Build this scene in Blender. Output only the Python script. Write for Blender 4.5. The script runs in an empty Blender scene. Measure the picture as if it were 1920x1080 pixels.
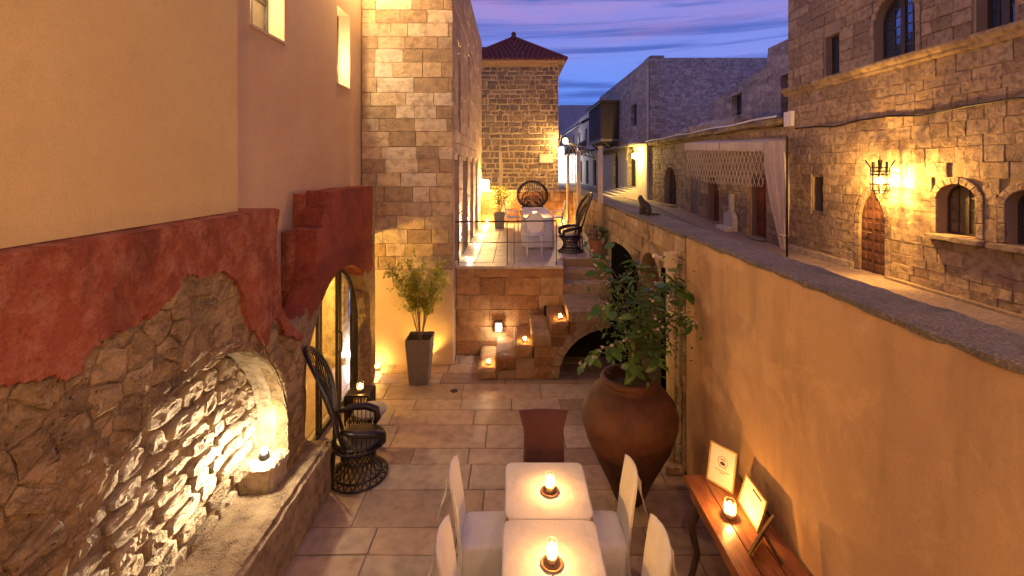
import bpy, bmesh, math, random
from mathutils import Vector, Matrix, noise
from math import sin, cos, pi, sqrt, radians, atan2
random.seed(7)
RND = random.Random(11)
scene = bpy.context.scene
COL = scene.collection

# ------------------------------------------------------------------ camera
HCAM, FPX, VPX, VPY = 3.8, 853.0, 964.0, 313.0
cd = bpy.data.cameras.new('camera'); cam = bpy.data.objects.new('camera', cd); COL.objects.link(cam)
cam.location = (0, 0, HCAM); cam.rotation_euler = (pi/2, 0, 0)
cd.sensor_width = 36; cd.lens = FPX/1920*36
cd.shift_x = -(VPX-960)/1920; cd.shift_y = -(540-VPY)/1920
cd.clip_start = .05; cd.clip_end = 1000
scene.camera = cam

# ------------------------------------------------------------------ dusk sky
W = bpy.data.worlds.new('World'); scene.world = W; W.use_nodes = True
wt = W.node_tree; wt.nodes.clear()
def wn(t, **k):
    n = wt.nodes.new(t)
    for a, b in k.items(): setattr(n, a, b)
    return n
def ramp_set(n, stops, interp='LINEAR'):
    r = n.color_ramp; r.interpolation = interp
    while len(r.elements) > 1: r.elements.remove(r.elements[-1])
    for i, (p, c) in enumerate(stops):
        e = r.elements[0] if i == 0 else r.elements.new(p)
        e.position = p; e.color = (c[0], c[1], c[2], 1)
SKY_STRENGTH = 1.0
tc = wn('ShaderNodeTexCoord'); sp = wn('ShaderNodeSeparateXYZ'); wt.links.new(tc.outputs['Generated'], sp.inputs[0])
base = wn('ShaderNodeValToRGB')
ramp_set(base, [(0, (.05, .12, .48)), (.10, (.07, .18, .70)), (.17, (.15, .29, .92)), (.22, (.19, .30, .90)), (.28, (.22, .25, .76)), (.36, (.36, .28, .70)), (.6, (.28, .23, .56)), (1, (.18, .17, .44))])
wt.links.new(sp.outputs['Z'], base.inputs[0])
mp = wn('ShaderNodeMapping'); mp.inputs['Scale'].default_value = (1.1, .5, 24); mp.inputs['Rotation'].default_value = (0, radians(2.5), 0)
wt.links.new(tc.outputs['Generated'], mp.inputs[0])
nz = wn('ShaderNodeTexNoise'); nz.inputs['Scale'].default_value = 1.35; nz.inputs['Detail'].default_value = 6; nz.inputs['Roughness'].default_value = .55; nz.inputs['Distortion'].default_value = .5
wt.links.new(mp.outputs[0], nz.inputs['Vector'])
cr = wn('ShaderNodeValToRGB'); ramp_set(cr, [(.47, (0, 0, 0)), (.58, (1, 1, 1))]); wt.links.new(nz.outputs[0], cr.inputs[0])
m1 = wn('ShaderNodeMix', data_type='RGBA'); m1.inputs['B'].default_value = (.06, .12, .50, 1)
mm = wn('ShaderNodeMath', operation='MULTIPLY'); mm.inputs[1].default_value = .8
wt.links.new(cr.outputs[0], mm.inputs[0]); wt.links.new(mm.outputs[0], m1.inputs['Factor']); wt.links.new(base.outputs[0], m1.inputs['A'])
mp2 = wn('ShaderNodeMapping'); mp2.inputs['Scale'].default_value = (1.6, .8, 9); mp2.inputs['Location'].default_value = (3, 1, 2)
wt.links.new(tc.outputs['Generated'], mp2.inputs[0])
nz2 = wn('ShaderNodeTexNoise'); nz2.inputs['Scale'].default_value = 1.7; nz2.inputs['Detail'].default_value = 8; nz2.inputs['Roughness'].default_value = .62
wt.links.new(mp2.outputs[0], nz2.inputs['Vector'])
cr2 = wn('ShaderNodeValToRGB'); ramp_set(cr2, [(.46, (0, 0, 0)), (.74, (1, 1, 1))]); wt.links.new(nz2.outputs[0], cr2.inputs[0])
zr = wn('ShaderNodeMapRange'); zr.inputs['From Min'].default_value = .16; zr.inputs['From Max'].default_value = .34; zr.inputs['To Max'].default_value = .6
wt.links.new(sp.outputs['Z'], zr.inputs[0])
mm2 = wn('ShaderNodeMath', operation='MULTIPLY'); wt.links.new(cr2.outputs[0], mm2.inputs[0]); wt.links.new(zr.outputs[0], mm2.inputs[1])
m2 = wn('ShaderNodeMix', data_type='RGBA'); m2.inputs['B'].default_value = (.60, .27, .46, 1)
wt.links.new(mm2.outputs[0], m2.inputs['Factor']); wt.links.new(m1.outputs['Result'], m2.inputs['A'])
sky = wn('ShaderNodeTexSky', sky_type='NISHITA'); sky.sun_disc = False; sky.sun_elevation = radians(-3); sky.sun_rotation = radians(200)
sc_ = wn('ShaderNodeVectorMath', operation='SCALE'); sc_.inputs['Scale'].default_value = .1
wt.links.new(sky.outputs[0], sc_.inputs[0])
ad = wn('ShaderNodeVectorMath', operation='ADD'); wt.links.new(m2.outputs['Result'], ad.inputs[0]); wt.links.new(sc_.outputs[0], ad.inputs[1])
bg = wn('ShaderNodeBackground'); bg.inputs['Strength'].default_value = SKY_STRENGTH
wo = wn('ShaderNodeOutputWorld'); wt.links.new(ad.outputs[0], bg.inputs['Color']); wt.links.new(bg.outputs[0], wo.inputs[0])

vs_ = scene.view_settings; vs_.view_transform = 'Standard'; vs_.look = 'None'; vs_.exposure = 0.0; vs_.gamma = 1
cy = scene.cycles
cy.max_bounces = 6; cy.diffuse_bounces = 4; cy.glossy_bounces = 3; cy.transmission_bounces = 4; cy.transparent_max_bounces = 12
cy.caustics_reflective = False; cy.caustics_refractive = False; cy.sample_clamp_indirect = 6; cy.use_denoising = True
try: cy.denoiser = 'OPENIMAGEDENOISE'
except Exception: pass
cy.use_light_tree = True

# ------------------------------------------------------------------ materials
def new_mat(name):
    m = bpy.data.materials.new(name); m.use_nodes = True
    t = m.node_tree; t.nodes.clear()
    o = t.nodes.new('ShaderNodeOutputMaterial'); p = t.nodes.new('ShaderNodeBsdfPrincipled')
    t.links.new(p.outputs[0], o.inputs[0])
    return m, t, p, o
class NT:
    """small node helper"""
    def __init__(s, t, obj=False):
        s.t = t
        if obj:
            s.co = t.nodes.new('ShaderNodeTexCoord').outputs['Object']
        else:
            s.co = t.nodes.new('ShaderNodeNewGeometry').outputs['Position']
    def n(s, ty, **k):
        x = s.t.nodes.new(ty)
        for a, b in k.items(): setattr(x, a, b)
        return x
    def put(s, sock, v):
        if hasattr(v, 'is_linked'): s.t.links.new(v, sock)
        elif isinstance(v, (tuple, list)) and len(v) == 3 and sock.type == 'RGBA': sock.default_value = (*v, 1)
        else: sock.default_value = v
    def noise(s, scale, detail=5, rough=.6, dist=0, sc=None, loc=None):
        x = s.n('ShaderNodeTexNoise'); x.inputs['Scale'].default_value = scale; x.inputs['Detail'].default_value = detail
        x.inputs['Roughness'].default_value = rough; x.inputs['Distortion'].default_value = dist
        v = s.co
        if sc or loc:
            m = s.n('ShaderNodeMapping'); s.t.links.new(v, m.inputs[0])
            if sc: m.inputs['Scale'].default_value = sc
            if loc: m.inputs['Location'].default_value = loc
            v = m.outputs[0]
        s.t.links.new(v, x.inputs['Vector']); return x.outputs[0]
    def voro(s, scale, feature='F1', sc=None):
        x = s.n('ShaderNodeTexVoronoi', feature=feature); x.inputs['Scale'].default_value = scale
        v = s.co
        if sc:
            m = s.n('ShaderNodeMapping'); s.t.links.new(v, m.inputs[0]); m.inputs['Scale'].default_value = sc; v = m.outputs[0]
        s.t.links.new(v, x.inputs['Vector']); return x.outputs['Distance']
    def ramp(s, fac, stops, interp='LINEAR'):
        x = s.n('ShaderNodeValToRGB'); ramp_set(x, stops, interp); s.t.links.new(fac, x.inputs[0]); return x.outputs[0]
    def fr(s, fac, a, b, lo=0., hi=1.):
        x = s.n('ShaderNodeMapRange'); x.inputs[1].default_value = a; x.inputs[2].default_value = b; x.inputs[3].default_value = lo; x.inputs[4].default_value = hi
        s.t.links.new(fac, x.inputs[0]); return x.outputs[0]
    def math(s, op, a, b=0.):
        x = s.n('ShaderNodeMath', operation=op); s.put(x.inputs[0], a); s.put(x.inputs[1], b); return x.outputs[0]
    def mix(s, f, a, b, mode='MIX'):
        x = s.n('ShaderNodeMix', data_type='RGBA', blend_type=mode); s.put(x.inputs['Factor'], f); s.put(x.inputs['A'], a); s.put(x.inputs['B'], b); return x.outputs['Result']
    def bump(s, h, strength=.5, dist=.02, normal=None):
        x = s.n('ShaderNodeBump'); x.inputs['Strength'].default_value = strength; x.inputs['Distance'].default_value = dist
        s.t.links.new(h, x.inputs['Height'])
        if normal: s.t.links.new(normal, x.inputs['Normal'])
        return x.outputs[0]
    def rand(s):
        a = s.n('ShaderNodeObjectInfo').outputs['Random']; b = s.n('ShaderNodeNewGeometry').outputs['Random Per Island']
        return s.math('FRACT', s.math('ADD', a, b))
    def xyz(s):
        x = s.n('ShaderNodeSeparateXYZ'); s.t.links.new(s.co, x.inputs[0]); return x.outputs

def stone_mat(name, cols, dark=.45, pit=.5, rough=.85, stain=None, scale=1., bstr=.6, streak=0., fleck=.5, cells=0.):
    m, t, p, o = new_mat(name); h = NT(t)
    k = len(cols)
    c = h.ramp(h.rand(), [(i/k, c) for i, c in enumerate(cols)], 'CONSTANT') if k > 1 else None
    n1 = h.noise(7*scale, 8, .65); n2 = h.noise(28*scale, 6, .7); n3 = h.noise(1.1*scale, 4, .6)
    if c is None: c = cols[0]
    c = h.mix(h.fr(n1, .44, .66, 0, dark*1.25), c, (.09, .058, .035))
    c = h.mix(h.fr(n2, .48, .66, 0, fleck), c, (.64, .50, .34))
    if cells:
        vn = h.n('ShaderNodeTexVoronoi'); vn.inputs['Scale'].default_value = cells; mpv = h.n('ShaderNodeMapping'); mpv.inputs['Scale'].default_value = (.7, .55, 1.4); t.links.new(h.co, mpv.inputs[0]); t.links.new(mpv.outputs[0], vn.inputs['Vector'])
        c = h.mix(.75, c, h.mix(1., c, h.ramp(vn.outputs['Color'], [(0, (.5, .5, .5)), (1, (1.6, 1.6, 1.6))]), 'MULTIPLY'))
    if streak:
        ns = h.noise(4.2, 9, .75, dist=.8, sc=(1, .75, 1.8)); c = h.mix(h.fr(ns, .5, .62, 0, streak), c, (.035, .028, .02))
        ns2 = h.noise(9, 6, .7, sc=(1, .7, 1.8), loc=(4, 2, 1)); c = h.mix(h.fr(ns2, .55, .66, 0, streak*.8), c, (.50, .38, .22))
    if stain: c = h.mix(h.fr(n3, .45, .7, 0, .7), c, stain)
    v = h.voro(30*scale); pits = h.math('MULTIPLY', h.fr(v, .0, .28, 1, 0), h.fr(n1, .45, .62))
    c = h.mix(h.math('MULTIPLY', pits, pit), c, (.05, .03, .02))
    h.put(p.inputs['Base Color'], c); p.inputs['Roughness'].default_value = rough; p.inputs['Specular IOR Level'].default_value = .25
    hh = h.math('SUBTRACT', h.math('ADD', h.math('MULTIPLY', n1, .8), h.math('MULTIPLY', n2, .5)), h.math('MULTIPLY', pits, pit*.8))
    t.links.new(h.bump(hh, min(1, bstr*1.3), .045), p.inputs['Normal'])
    return m

def plaster_mat(name, col, col2, spot=None, scale=1., rough=.9, b=.35, vert=0.):
    m, t, p, o = new_mat(name); h = NT(t)
    n1 = h.noise(.9*scale, 6, .6); n2 = h.noise(9*scale, 5, .6); n3 = h.noise(75*scale, 4, .7)
    c = h.mix(h.fr(n1, .35, .68), col, col2)
    c = h.mix(h.fr(n2, .45, .75, 0, .22), c, tuple(x*.7 for x in col))
    c = h.mix(h.fr(n3, .5, .72, 0, .35), c, tuple(x*.62 for x in col)); c = h.mix(h.fr(n3, .3, .46, .25, 0), c, tuple(min(1, x*1.25) for x in col))
    if vert:
        nv = h.noise(2.2, 5, .6, sc=(1, 1, .22)); z = h.xyz()['Z'] if False else h.xyz()[2]
        c = h.mix(h.math('MULTIPLY', h.fr(nv, .5, .72), vert), c, tuple(x*.5 for x in col))
    if vert:
        nb = h.noise(1.3, 7, .68, dist=.6, loc=(5, 2, 3)); c = h.mix(h.fr(nb, .54, .6, 0, .3), c, tuple(min(1, x*1.3) for x in col))
    if spot: c = h.mix(h.fr(h.noise(3.2*scale, 6, .7), .58, .72, 0, .7), c, spot)
    h.put(p.inputs['Base Color'], c); p.inputs['Roughness'].default_value = rough; p.inputs['Specular IOR Level'].default_value = .2
    hh = h.math('ADD', h.math('MULTIPLY', n2, .6), h.math('MULTIPLY', n3, .5))
    t.links.new(h.bump(hh, b, .016), p.inputs['Normal'])
    return m

def plain_mat(name, col, rough=.6, metal=0., var=.2, scale=12., b=.1, obj=True, spec=.4, sheen=0., col2=None):
    m, t, p, o = new_mat(name); h = NT(t, obj)
    n1 = h.noise(scale, 5, .6)
    c = h.mix(h.fr(n1, .3, .75), tuple(min(1, x*(1+var*.6)) for x in col), col2 or tuple(x*(1-var) for x in col))
    h.put(p.inputs['Base Color'], c); p.inputs['Roughness'].default_value = rough; p.inputs['Metallic'].default_value = metal
    p.inputs['Specular IOR Level'].default_value = spec
    if sheen: p.inputs['Sheen Weight'].default_value = sheen
    if b: t.links.new(h.bump(h.noise(scale*6, 4, .6), b, .004), p.inputs['Normal'])
    return m

def fabric_mat(name, col, trans=.25):
    m, t, p, o = new_mat(name); h = NT(t, True)
    w = h.noise(260, 2, .5); f = h.noise(5, 4, .55, dist=.6)
    h.put(p.inputs['Base Color'], h.mix(h.fr(f, .35, .7), col, tuple(x*.86 for x in col)))
    p.inputs['Roughness'].default_value = .9; p.inputs['Specular IOR Level'].default_value = .15; p.inputs['Sheen Weight'].default_value = .2
    f2 = h.noise(11, 3, .5, dist=1.5, sc=(1, 1, .35)); hb = h.math('ADD', h.math('ADD', h.math('MULTIPLY', f, 1.6), h.math('MULTIPLY', w, .12)), h.math('MULTIPLY', f2, .5))
    t.links.new(h.bump(hb, .5, .03), p.inputs['Normal'])
    if trans:
        tr = t.nodes.new('ShaderNodeBsdfTranslucent'); tr.inputs[0].default_value = (*col, 1)
        mx = t.nodes.new('ShaderNodeMixShader'); mx.inputs[0].default_value = trans
        t.links.new(p.outputs[0], mx.inputs[1]); t.links.new(tr.outputs[0], mx.inputs[2]); t.links.new(mx.outputs[0], o.inputs[0])
    return m

def wood_mat(name, col, dark, rough=.4, sc=(9, 1.2, 9), obj=False):
    m, t, p, o = new_mat(name); h = NT(t, obj)
    n = h.noise(2.2, 7, .65, dist=1.2, sc=sc); n2 = h.noise(14, 4, .6, sc=sc)
    c = h.mix(h.fr(n, .35, .68), col, dark); c = h.mix(h.fr(n2, .5, .8, 0, .4), c, tuple(x*.4 for x in dark))
    h.put(p.inputs['Base Color'], c); p.inputs['Roughness'].default_value = rough
    t.links.new(h.bump(h.math('ADD', n, n2), .3, .006), p.inputs['Normal'])
    return m

def emit_mat(name, col, s, thru=False):
    m = bpy.data.materials.new(name); m.use_nodes = True; t = m.node_tree; t.nodes.clear()
    o = t.nodes.new('ShaderNodeOutputMaterial'); e = t.nodes.new('ShaderNodeEmission'); e.inputs[0].default_value = (*col, 1); e.inputs[1].default_value = s
    if thru:
        a = t.nodes.new('ShaderNodeAddShader'); tr = t.nodes.new('ShaderNodeBsdfTransparent')
        t.links.new(e.outputs[0], a.inputs[0]); t.links.new(tr.outputs[0], a.inputs[1]); t.links.new(a.outputs[0], o.inputs[0])
    else: t.links.new(e.outputs[0], o.inputs[0])
    return m

def glass_mat(name, tint=(1, 1, 1), refl=.12, rough=.03, haze=0.):
    m = bpy.data.materials.new(name); m.use_nodes = True; t = m.node_tree; t.nodes.clear()
    o = t.nodes.new('ShaderNodeOutputMaterial'); tr = t.nodes.new('ShaderNodeBsdfTransparent'); tr.inputs[0].default_value = (*tint, 1)
    g = t.nodes.new('ShaderNodeBsdfGlossy'); g.inputs['Roughness'].default_value = rough
    mx = t.nodes.new('ShaderNodeMixShader'); mx.inputs[0].default_value = refl*.5
    t.links.new(tr.outputs[0], mx.inputs[1]); t.links.new(g.outputs[0], mx.inputs[2]); last = mx.outputs[0]
    if haze:
        tl = t.nodes.new('ShaderNodeBsdfTranslucent'); tl.inputs[0].default_value = (1, .85, .6, 1)
        m2 = t.nodes.new('ShaderNodeMixShader'); m2.inputs[0].default_value = haze; t.links.new(last, m2.inputs[1]); t.links.new(tl.outputs[0], m2.inputs[2]); last = m2.outputs[0]
    t.links.new(last, o.inputs[0])
    return m

def leaf_mat(name, c1, c2, rough=.45, trans=.35):
    m, t, p, o = new_mat(name); h = NT(t)
    c = h.mix(h.rand(), c1, c2)
    h.put(p.inputs['Base Color'], c); p.inputs['Roughness'].default_value = rough
    tr = t.nodes.new('ShaderNodeBsdfTranslucent'); t.links.new(c, tr.inputs[0])
    mx = t.nodes.new('ShaderNodeMixShader'); mx.inputs[0].default_value = trans
    t.links.new(p.outputs[0], mx.inputs[1]); t.links.new(tr.outputs[0], mx.inputs[2]); t.links.new(mx.outputs[0], o.inputs[0])
    return m

M = {}
M['ashlar'] = stone_mat('ashlar_stone', [(.62, .46, .27), (.46, .32, .18), (.72, .57, .38), (.42, .29, .16), (.64, .47, .26), (.46, .35, .23), (.38, .265, .15), (.74, .60, .42)], .38, .9)
M['ashlar_mortar'] = plaster_mat('ashlar_mortar', (.50, .38, .25), (.42, .31, .2))
M['rosy'] = stone_mat('rosy_facade_stone', [(.48, .32, .22), (.42, .27, .18), (.52, .37, .26), (.38, .25, .17)], .4, .6)
M['terrace_stone'] = stone_mat('terrace_wall_stone', [(.34, .165, .065), (.29, .135, .05), (.39, .205, .085), (.26, .115, .045), (.43, .265, .125)], .4, .6, fleck=.25)
M['brown_mortar'] = plaster_mat('brown_mortar', (.36, .25, .16), (.28, .19, .12))
M['town_stone'] = stone_mat('town_house_stone', [(.42, .29, .17), (.35, .24, .14), (.48, .34, .2), (.29, .195, .115), (.44, .32, .2), (.38, .27, .175)], .6, .95, bstr=.75)
M['town_mortar'] = plaster_mat('town_mortar', (.36, .26, .165), (.29, .205, .13))
M['tower_stone'] = stone_mat('tower_stone', [(.17, .115, .075), (.22, .15, .095), (.14, .10, .075), (.30, .21, .13), (.19, .135, .095), (.26, .18, .11)], .4, .4)
M['tower_mortar'] = plaster_mat('tower_mortar', (.54, .42, .27), (.46, .35, .22), scale=2.5)
M['rubble'] = stone_mat('rubble_stone', [(.47, .325, .145), (.41, .28, .12), (.51, .36, .17), (.37, .245, .10), (.44, .30, .135)], .6, .9, stain=(.16, .12, .065), bstr=.8, streak=.5)
M['rubble_core'] = stone_mat('rubble_core', [(.37, .25, .105)], .7, .95, stain=(.12, .09, .05), bstr=.9, scale=.8, streak=.55)
M['niche_stone'] = stone_mat('niche_stone', [(.55, .45, .31), (.48, .38, .25), (.60, .5, .36), (.44, .34, .22)], .6, .9, bstr=.9)
M['niche_mortar'] = stone_mat('niche_mortar', [(.36, .25, .15)], .5, .6)
M['bench_stone'] = stone_mat('bench_stone', [(.40, .29, .17)], .65, 1., stain=(.20, .145, .085), bstr=.9)
M['street_wall'] = stone_mat('street_wall_stone', [(.42, .31, .2), (.36, .25, .16), (.47, .36, .24), (.31, .22, .14)], .5, .6)
M['cap'] = stone_mat('weathered_cap', [(.17, .155, .15)], .5, .4, stain=(.10, .10, .09), scale=2.2)
M['tile'] = stone_mat('limestone_paving', [(.40, .30, .22), (.33, .235, .165), (.45, .345, .26), (.29, .20, .14), (.38, .30, .23), (.41, .29, .205)], .34, .4, rough=.36, bstr=.2, fleck=.2)
M['tile_t'] = stone_mat('terrace_paving', [(.50, .42, .34), (.46, .38, .30), (.53, .45, .37)], .25, .2, rough=.45, bstr=.15)
M['joint'] = plaster_mat('joint_mortar', (.20, .15, .11), (.14, .10, .075))
M['yellow'] = plaster_mat('yellow_plaster', (.63, .475, .205), (.56, .41, .17), b=.45)
M['pink'] = plaster_mat('peach_plaster', (.59, .415, .235), (.52, .35, .195), b=.3)
M['peach_wall'] = plaster_mat('peach_boundary_plaster', (.56, .365, .21), (.47, .30, .17), b=.4, vert=.75)
M['plinth'] = plaster_mat('plinth_plaster', (.55, .42, .30), (.48, .36, .25), b=.3)
def red_mat():
    m, t, p, o = new_mat('red_plaster'); h = NT(t)
    n1 = h.noise(1.6, 7, .65, dist=.4); n2 = h.noise(7, 7, .7); n3 = h.noise(38, 5, .65); n4 = h.noise(2.4, 6, .7, sc=(1, 1.6, .5), loc=(3, 1, 7))
    c = h.mix(h.fr(n1, .38, .64), (.31, .085, .043), (.22, .056, .03))
    c = h.mix(h.fr(n2, .46, .62, 0, .75), c, (.40, .17, .095))
    c = h.mix(h.fr(n4, .52, .66, 0, .6), c, (.11, .035, .022))
    c = h.mix(h.fr(n3, .55, .72, 0, .6), c, (.07, .03, .02))
    h.put(p.inputs['Base Color'], c); p.inputs['Roughness'].default_value = .85; p.inputs['Specular IOR Level'].default_value = .2
    t.links.new(h.bump(h.math('ADD', h.math('ADD', n2, h.math('MULTIPLY', n3, .5)), n1), .8, .03), p.inputs['Normal'])
    return m
M['red'] = red_mat()
M['blue_plaster'] = plaster_mat('grey_plaster', (.46, .42, .41), (.36, .33, .32), spot=(.22, .2, .18), b=.9)
M['far_stone'] = stone_mat('far_stone', [(.42, .36, .30)], .55, .3, stain=(.30, .26, .23), scale=.6, cells=3.2)
M['gable'] = stone_mat('speckled_gable_render', [(.44, .39, .37)], .5, .4, stain=(.34, .30, .29), scale=.7, cells=5.)
M['white_wall'] = plaster_mat('white_limewash', (.60, .55, .46), (.5, .45, .37))
M['fabric'] = fabric_mat('white_linen', (.83, .82, .81))
M['mauve'] = fabric_mat('mauve_linen', (.085, .036, .042), .03)
M['canvas'] = fabric_mat('cream_canvas', (.76, .63, .46), .2)
M['rattan'] = plain_mat('dark_rattan', (.014, .009, .011), .38, var=.4, scale=40, b=.2)
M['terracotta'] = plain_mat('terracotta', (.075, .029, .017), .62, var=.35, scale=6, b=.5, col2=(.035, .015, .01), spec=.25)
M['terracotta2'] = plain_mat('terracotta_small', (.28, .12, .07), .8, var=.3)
M['planter'] = plain_mat('grey_planter', (.16, .145, .135), .5, var=.2)
M['soil'] = plain_mat('soil', (.04, .028, .018), .95, var=.4, scale=60, b=.6)
M['iron'] = plain_mat('black_iron', (.018, .016, .016), .5, .6, var=.2)
M['steel'] = plain_mat('dark_steel', (.10, .09, .085), .35, .9, var=.2)
M['blackdoor'] = plain_mat('black_painted_timber', (.004, .004, .0045), .95, var=.3, spec=.05)
M['void'] = plain_mat('painted_recess_shade', (.02, .016, .012), .95, var=.3)  # near-black colour standing in for the shade inside openings
M['console'] = wood_mat('console_wood', (.34, .13, .05), (.16, .055, .022), .32)
M['door'] = wood_mat('carved_door_wood', (.17, .075, .04), (.085, .035, .02), .45, sc=(9, 9, 1))
M['reddoor'] = wood_mat('red_brown_door_wood', (.22, .06, .035), (.12, .03, .02), .45, sc=(9, 9, 1))
M['greywood'] = wood_mat('grey_timber', (.33, .27, .21), (.2, .16, .12), .7, sc=(6, 6, 1))
M['darkwood'] = wood_mat('dark_timber', (.07, .045, .03), (.035, .022, .015), .6, sc=(6, 6, 1))
M['framewood'] = wood_mat('window_wood', (.055, .032, .022), (.03, .018, .013), .5, sc=(6, 6, 1))
M['cream'] = plain_mat('cream_paint', (.62, .50, .32), .45, var=.15, scale=4)
M['marble'] = plain_mat('worn_marble', (.55, .49, .42), .6, var=.25)
M['white'] = plain_mat('white_paint', (.75, .72, .68), .5, var=.1)
M['roof'] = plain_mat('red_roof_tile', (.20, .055, .035), .75, var=.4, scale=9, obj=False)
M['eave'] = plain_mat('eave_render', (.52, .33, .17), .8, var=.2)
M['paper'] = plain_mat('paper', (.78, .72, .62), .7, var=.05)
M['ink'] = plain_mat('ink', (.06, .04, .035), .8, var=.1)
M['gilt'] = plain_mat('gilt_frame', (.45, .30, .12), .4, .3, var=.2)
M['wax'] = plain_mat('wax', (.85, .72, .5), .6, var=.03, b=0)
M['cork'] = plain_mat('saucer_wood', (.30, .15, .07), .6, var=.3)
M['glass'] = glass_mat('candle_glass', haze=.10)
M['pane'] = glass_mat('door_glass', (.9, .93, .95), .2)
M['darkpane'] = plain_mat('dark_window_pane', (.16, .24, .40), .05, .85, var=.3, scale=2, b=.02, spec=.9)
M['curtain'] = plain_mat('curtained_pane', (.16, .12, .08), .12, var=.5, scale=3, b=0, spec=.9)
M['flame'] = emit_mat('flame', (1., .62, .22), 30, True)
M['lamp_w'] = emit_mat('lamp_white', (1., .86, .66), 14, True)
M['lamp_y'] = emit_mat('lamp_warm', (1., .62, .22), 16, True)
M['citrus'] = leaf_mat('citrus_leaf', (.04, .10, .018), (.11, .20, .035))
M['olive'] = leaf_mat('shrub_leaf', (.36, .38, .05), (.55, .52, .09))
M['blossom'] = leaf_mat('blossom', (.7, .62, .55), (.75, .6, .6))
M['bark'] = plain_mat('bark', (.11, .075, .045), .85, var=.4, scale=30, b=.5)
M['barkl'] = plain_mat('pale_bark', (.26, .2, .12), .85, var=.3, scale=30, b=.4)
M['cobble'] = stone_mat('cobbles', [(.17, .15, .14)], .6, .6, scale=1.4)
M['paving'] = stone_mat('street_paving', [(.30, .22, .17)], .4, .4)
M['fur'] = plain_mat('tabby_fur', (.055, .042, .033), .85, var=.6, scale=26, b=.5, col2=(.015, .012, .01))
M['cushion'] = fabric_mat('grey_cushion', (.30, .27, .26), 0)
M['sign'] = plaster_mat('plaque_plaster', (.66, .56, .40), (.6, .5, .36))

# ------------------------------------------------------------------ helpers
ROOTLOC = {}
def base_of(parent):
    p = parent
    while p is not None and p.parent is not None: p = p.parent
    return Vector(p.location) if p is not None else Vector((0, 0, 0))
def mk(name, verts, faces, mat, parent=None, smooth=False, kind=None, fix=True):
    me = bpy.data.meshes.new(name)
    b = base_of(parent)
    me.from_pydata([(v[0]-b.x, v[1]-b.y, v[2]-b.z) for v in verts], [], faces)
    if fix:
        bm = bmesh.new(); bm.from_mesh(me); bmesh.ops.recalc_face_normals(bm, faces=bm.faces); bm.to_mesh(me); bm.free()
    if mat: me.materials.append(M[mat] if isinstance(mat, str) else mat)
    if smooth:
        for p in me.polygons: p.use_smooth = True
    o = bpy.data.objects.new(name, me); COL.objects.link(o)
    if parent: o.parent = parent
    if kind: o['kind'] = kind
    return o
def tag(o, label, cat, group=None):
    o['label'] = label; o['category'] = cat
    if group: o['group'] = group
    return o
def thing(name, label, cat, loc, group=None):
    o = bpy.data.objects.new(name, None); COL.objects.link(o); o.location = loc; o.empty_display_size = .2
    return tag(o, label, cat, group)
def copy_tree(o, parent=None):
    c = o.copy(); COL.objects.link(c); c.parent = parent
    for ch in list(o.children): copy_tree(ch, c)
    return c

class Basis:
    def __init__(s, o, U, V, N): s.o, s.U, s.V, s.N = Vector(o), Vector(U), Vector(V), Vector(N)
    def __call__(s, u, v, w=0.): return s.o + s.U*u + s.V*v + s.N*w
def BL(x): return Basis((x, 0, 0), (0, 1, 0), (0, 0, 1), (1, 0, 0))
def BR(x): return Basis((x, 0, 0), (0, 1, 0), (0, 0, 1), (-1, 0, 0))
def BF(y): return Basis((0, y, 0), (1, 0, 0), (0, 0, 1), (0, -1, 0))
def BT(z): return Basis((0, 0, z), (1, 0, 0), (0, 1, 0), (0, 0, 1))

class Acc:
    """collect several shapes that form one part"""
    def __init__(s): s.v, s.f = [], []
    def add(s, vf):
        n = len(s.v); s.v += vf[0]; s.f += [tuple(i+n for i in f) for f in vf[1]]; return s
    def mk(s, name, mat, parent=None, **k): return mk(name, s.v, s.f, mat, parent, **k)

def prism(B, poly, w0, w1):
    n = len(poly)
    v = [B(u, q, w0) for u, q in poly]+[B(u, q, w1) for u, q in poly]
    f = [tuple(range(n)), tuple(range(n, 2*n))]+[(i, (i+1) % n, n+(i+1) % n, n+i) for i in range(n)]
    return v, f
def rect(u0, u1, v0, v1): return [(u0, v0), (u1, v0), (u1, v1), (u0, v1)]
def box(x0, x1, y0, y1, z0, z1): return prism(BT(0), rect(x0, x1, y0, y1), z0, z1)
def panel(B, outline, holes, thick):
    """wall slab with real openings"""
    bm = bmesh.new(); edges = []
    for loop in [outline]+holes:
        vs = [bm.verts.new((u, v, 0)) for u, v in loop]
        for i in range(len(vs)): edges.append(bm.edges.new((vs[i], vs[(i+1) % len(vs)])))
    bmesh.ops.triangle_fill(bm, use_beauty=True, use_dissolve=False, edges=edges)
    bm.verts.index_update(); n = len(bm.verts)
    tris = [tuple(v.index for v in f.verts) for f in bm.faces]
    pts = [(v.co.x, v.co.y) for v in bm.verts]
    be = [(e.verts[0].index, e.verts[1].index) for e in bm.edges if len(e.link_faces) == 1]
    bm.free()
    v = [B(a, b, 0) for a, b in pts]+[B(a, b, -thick) for a, b in pts]
    f = tris+[tuple(i+n for i in reversed(t)) for t in tris]+[(a, b, b+n, a+n) for a, b in be]
    return v, f
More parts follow.
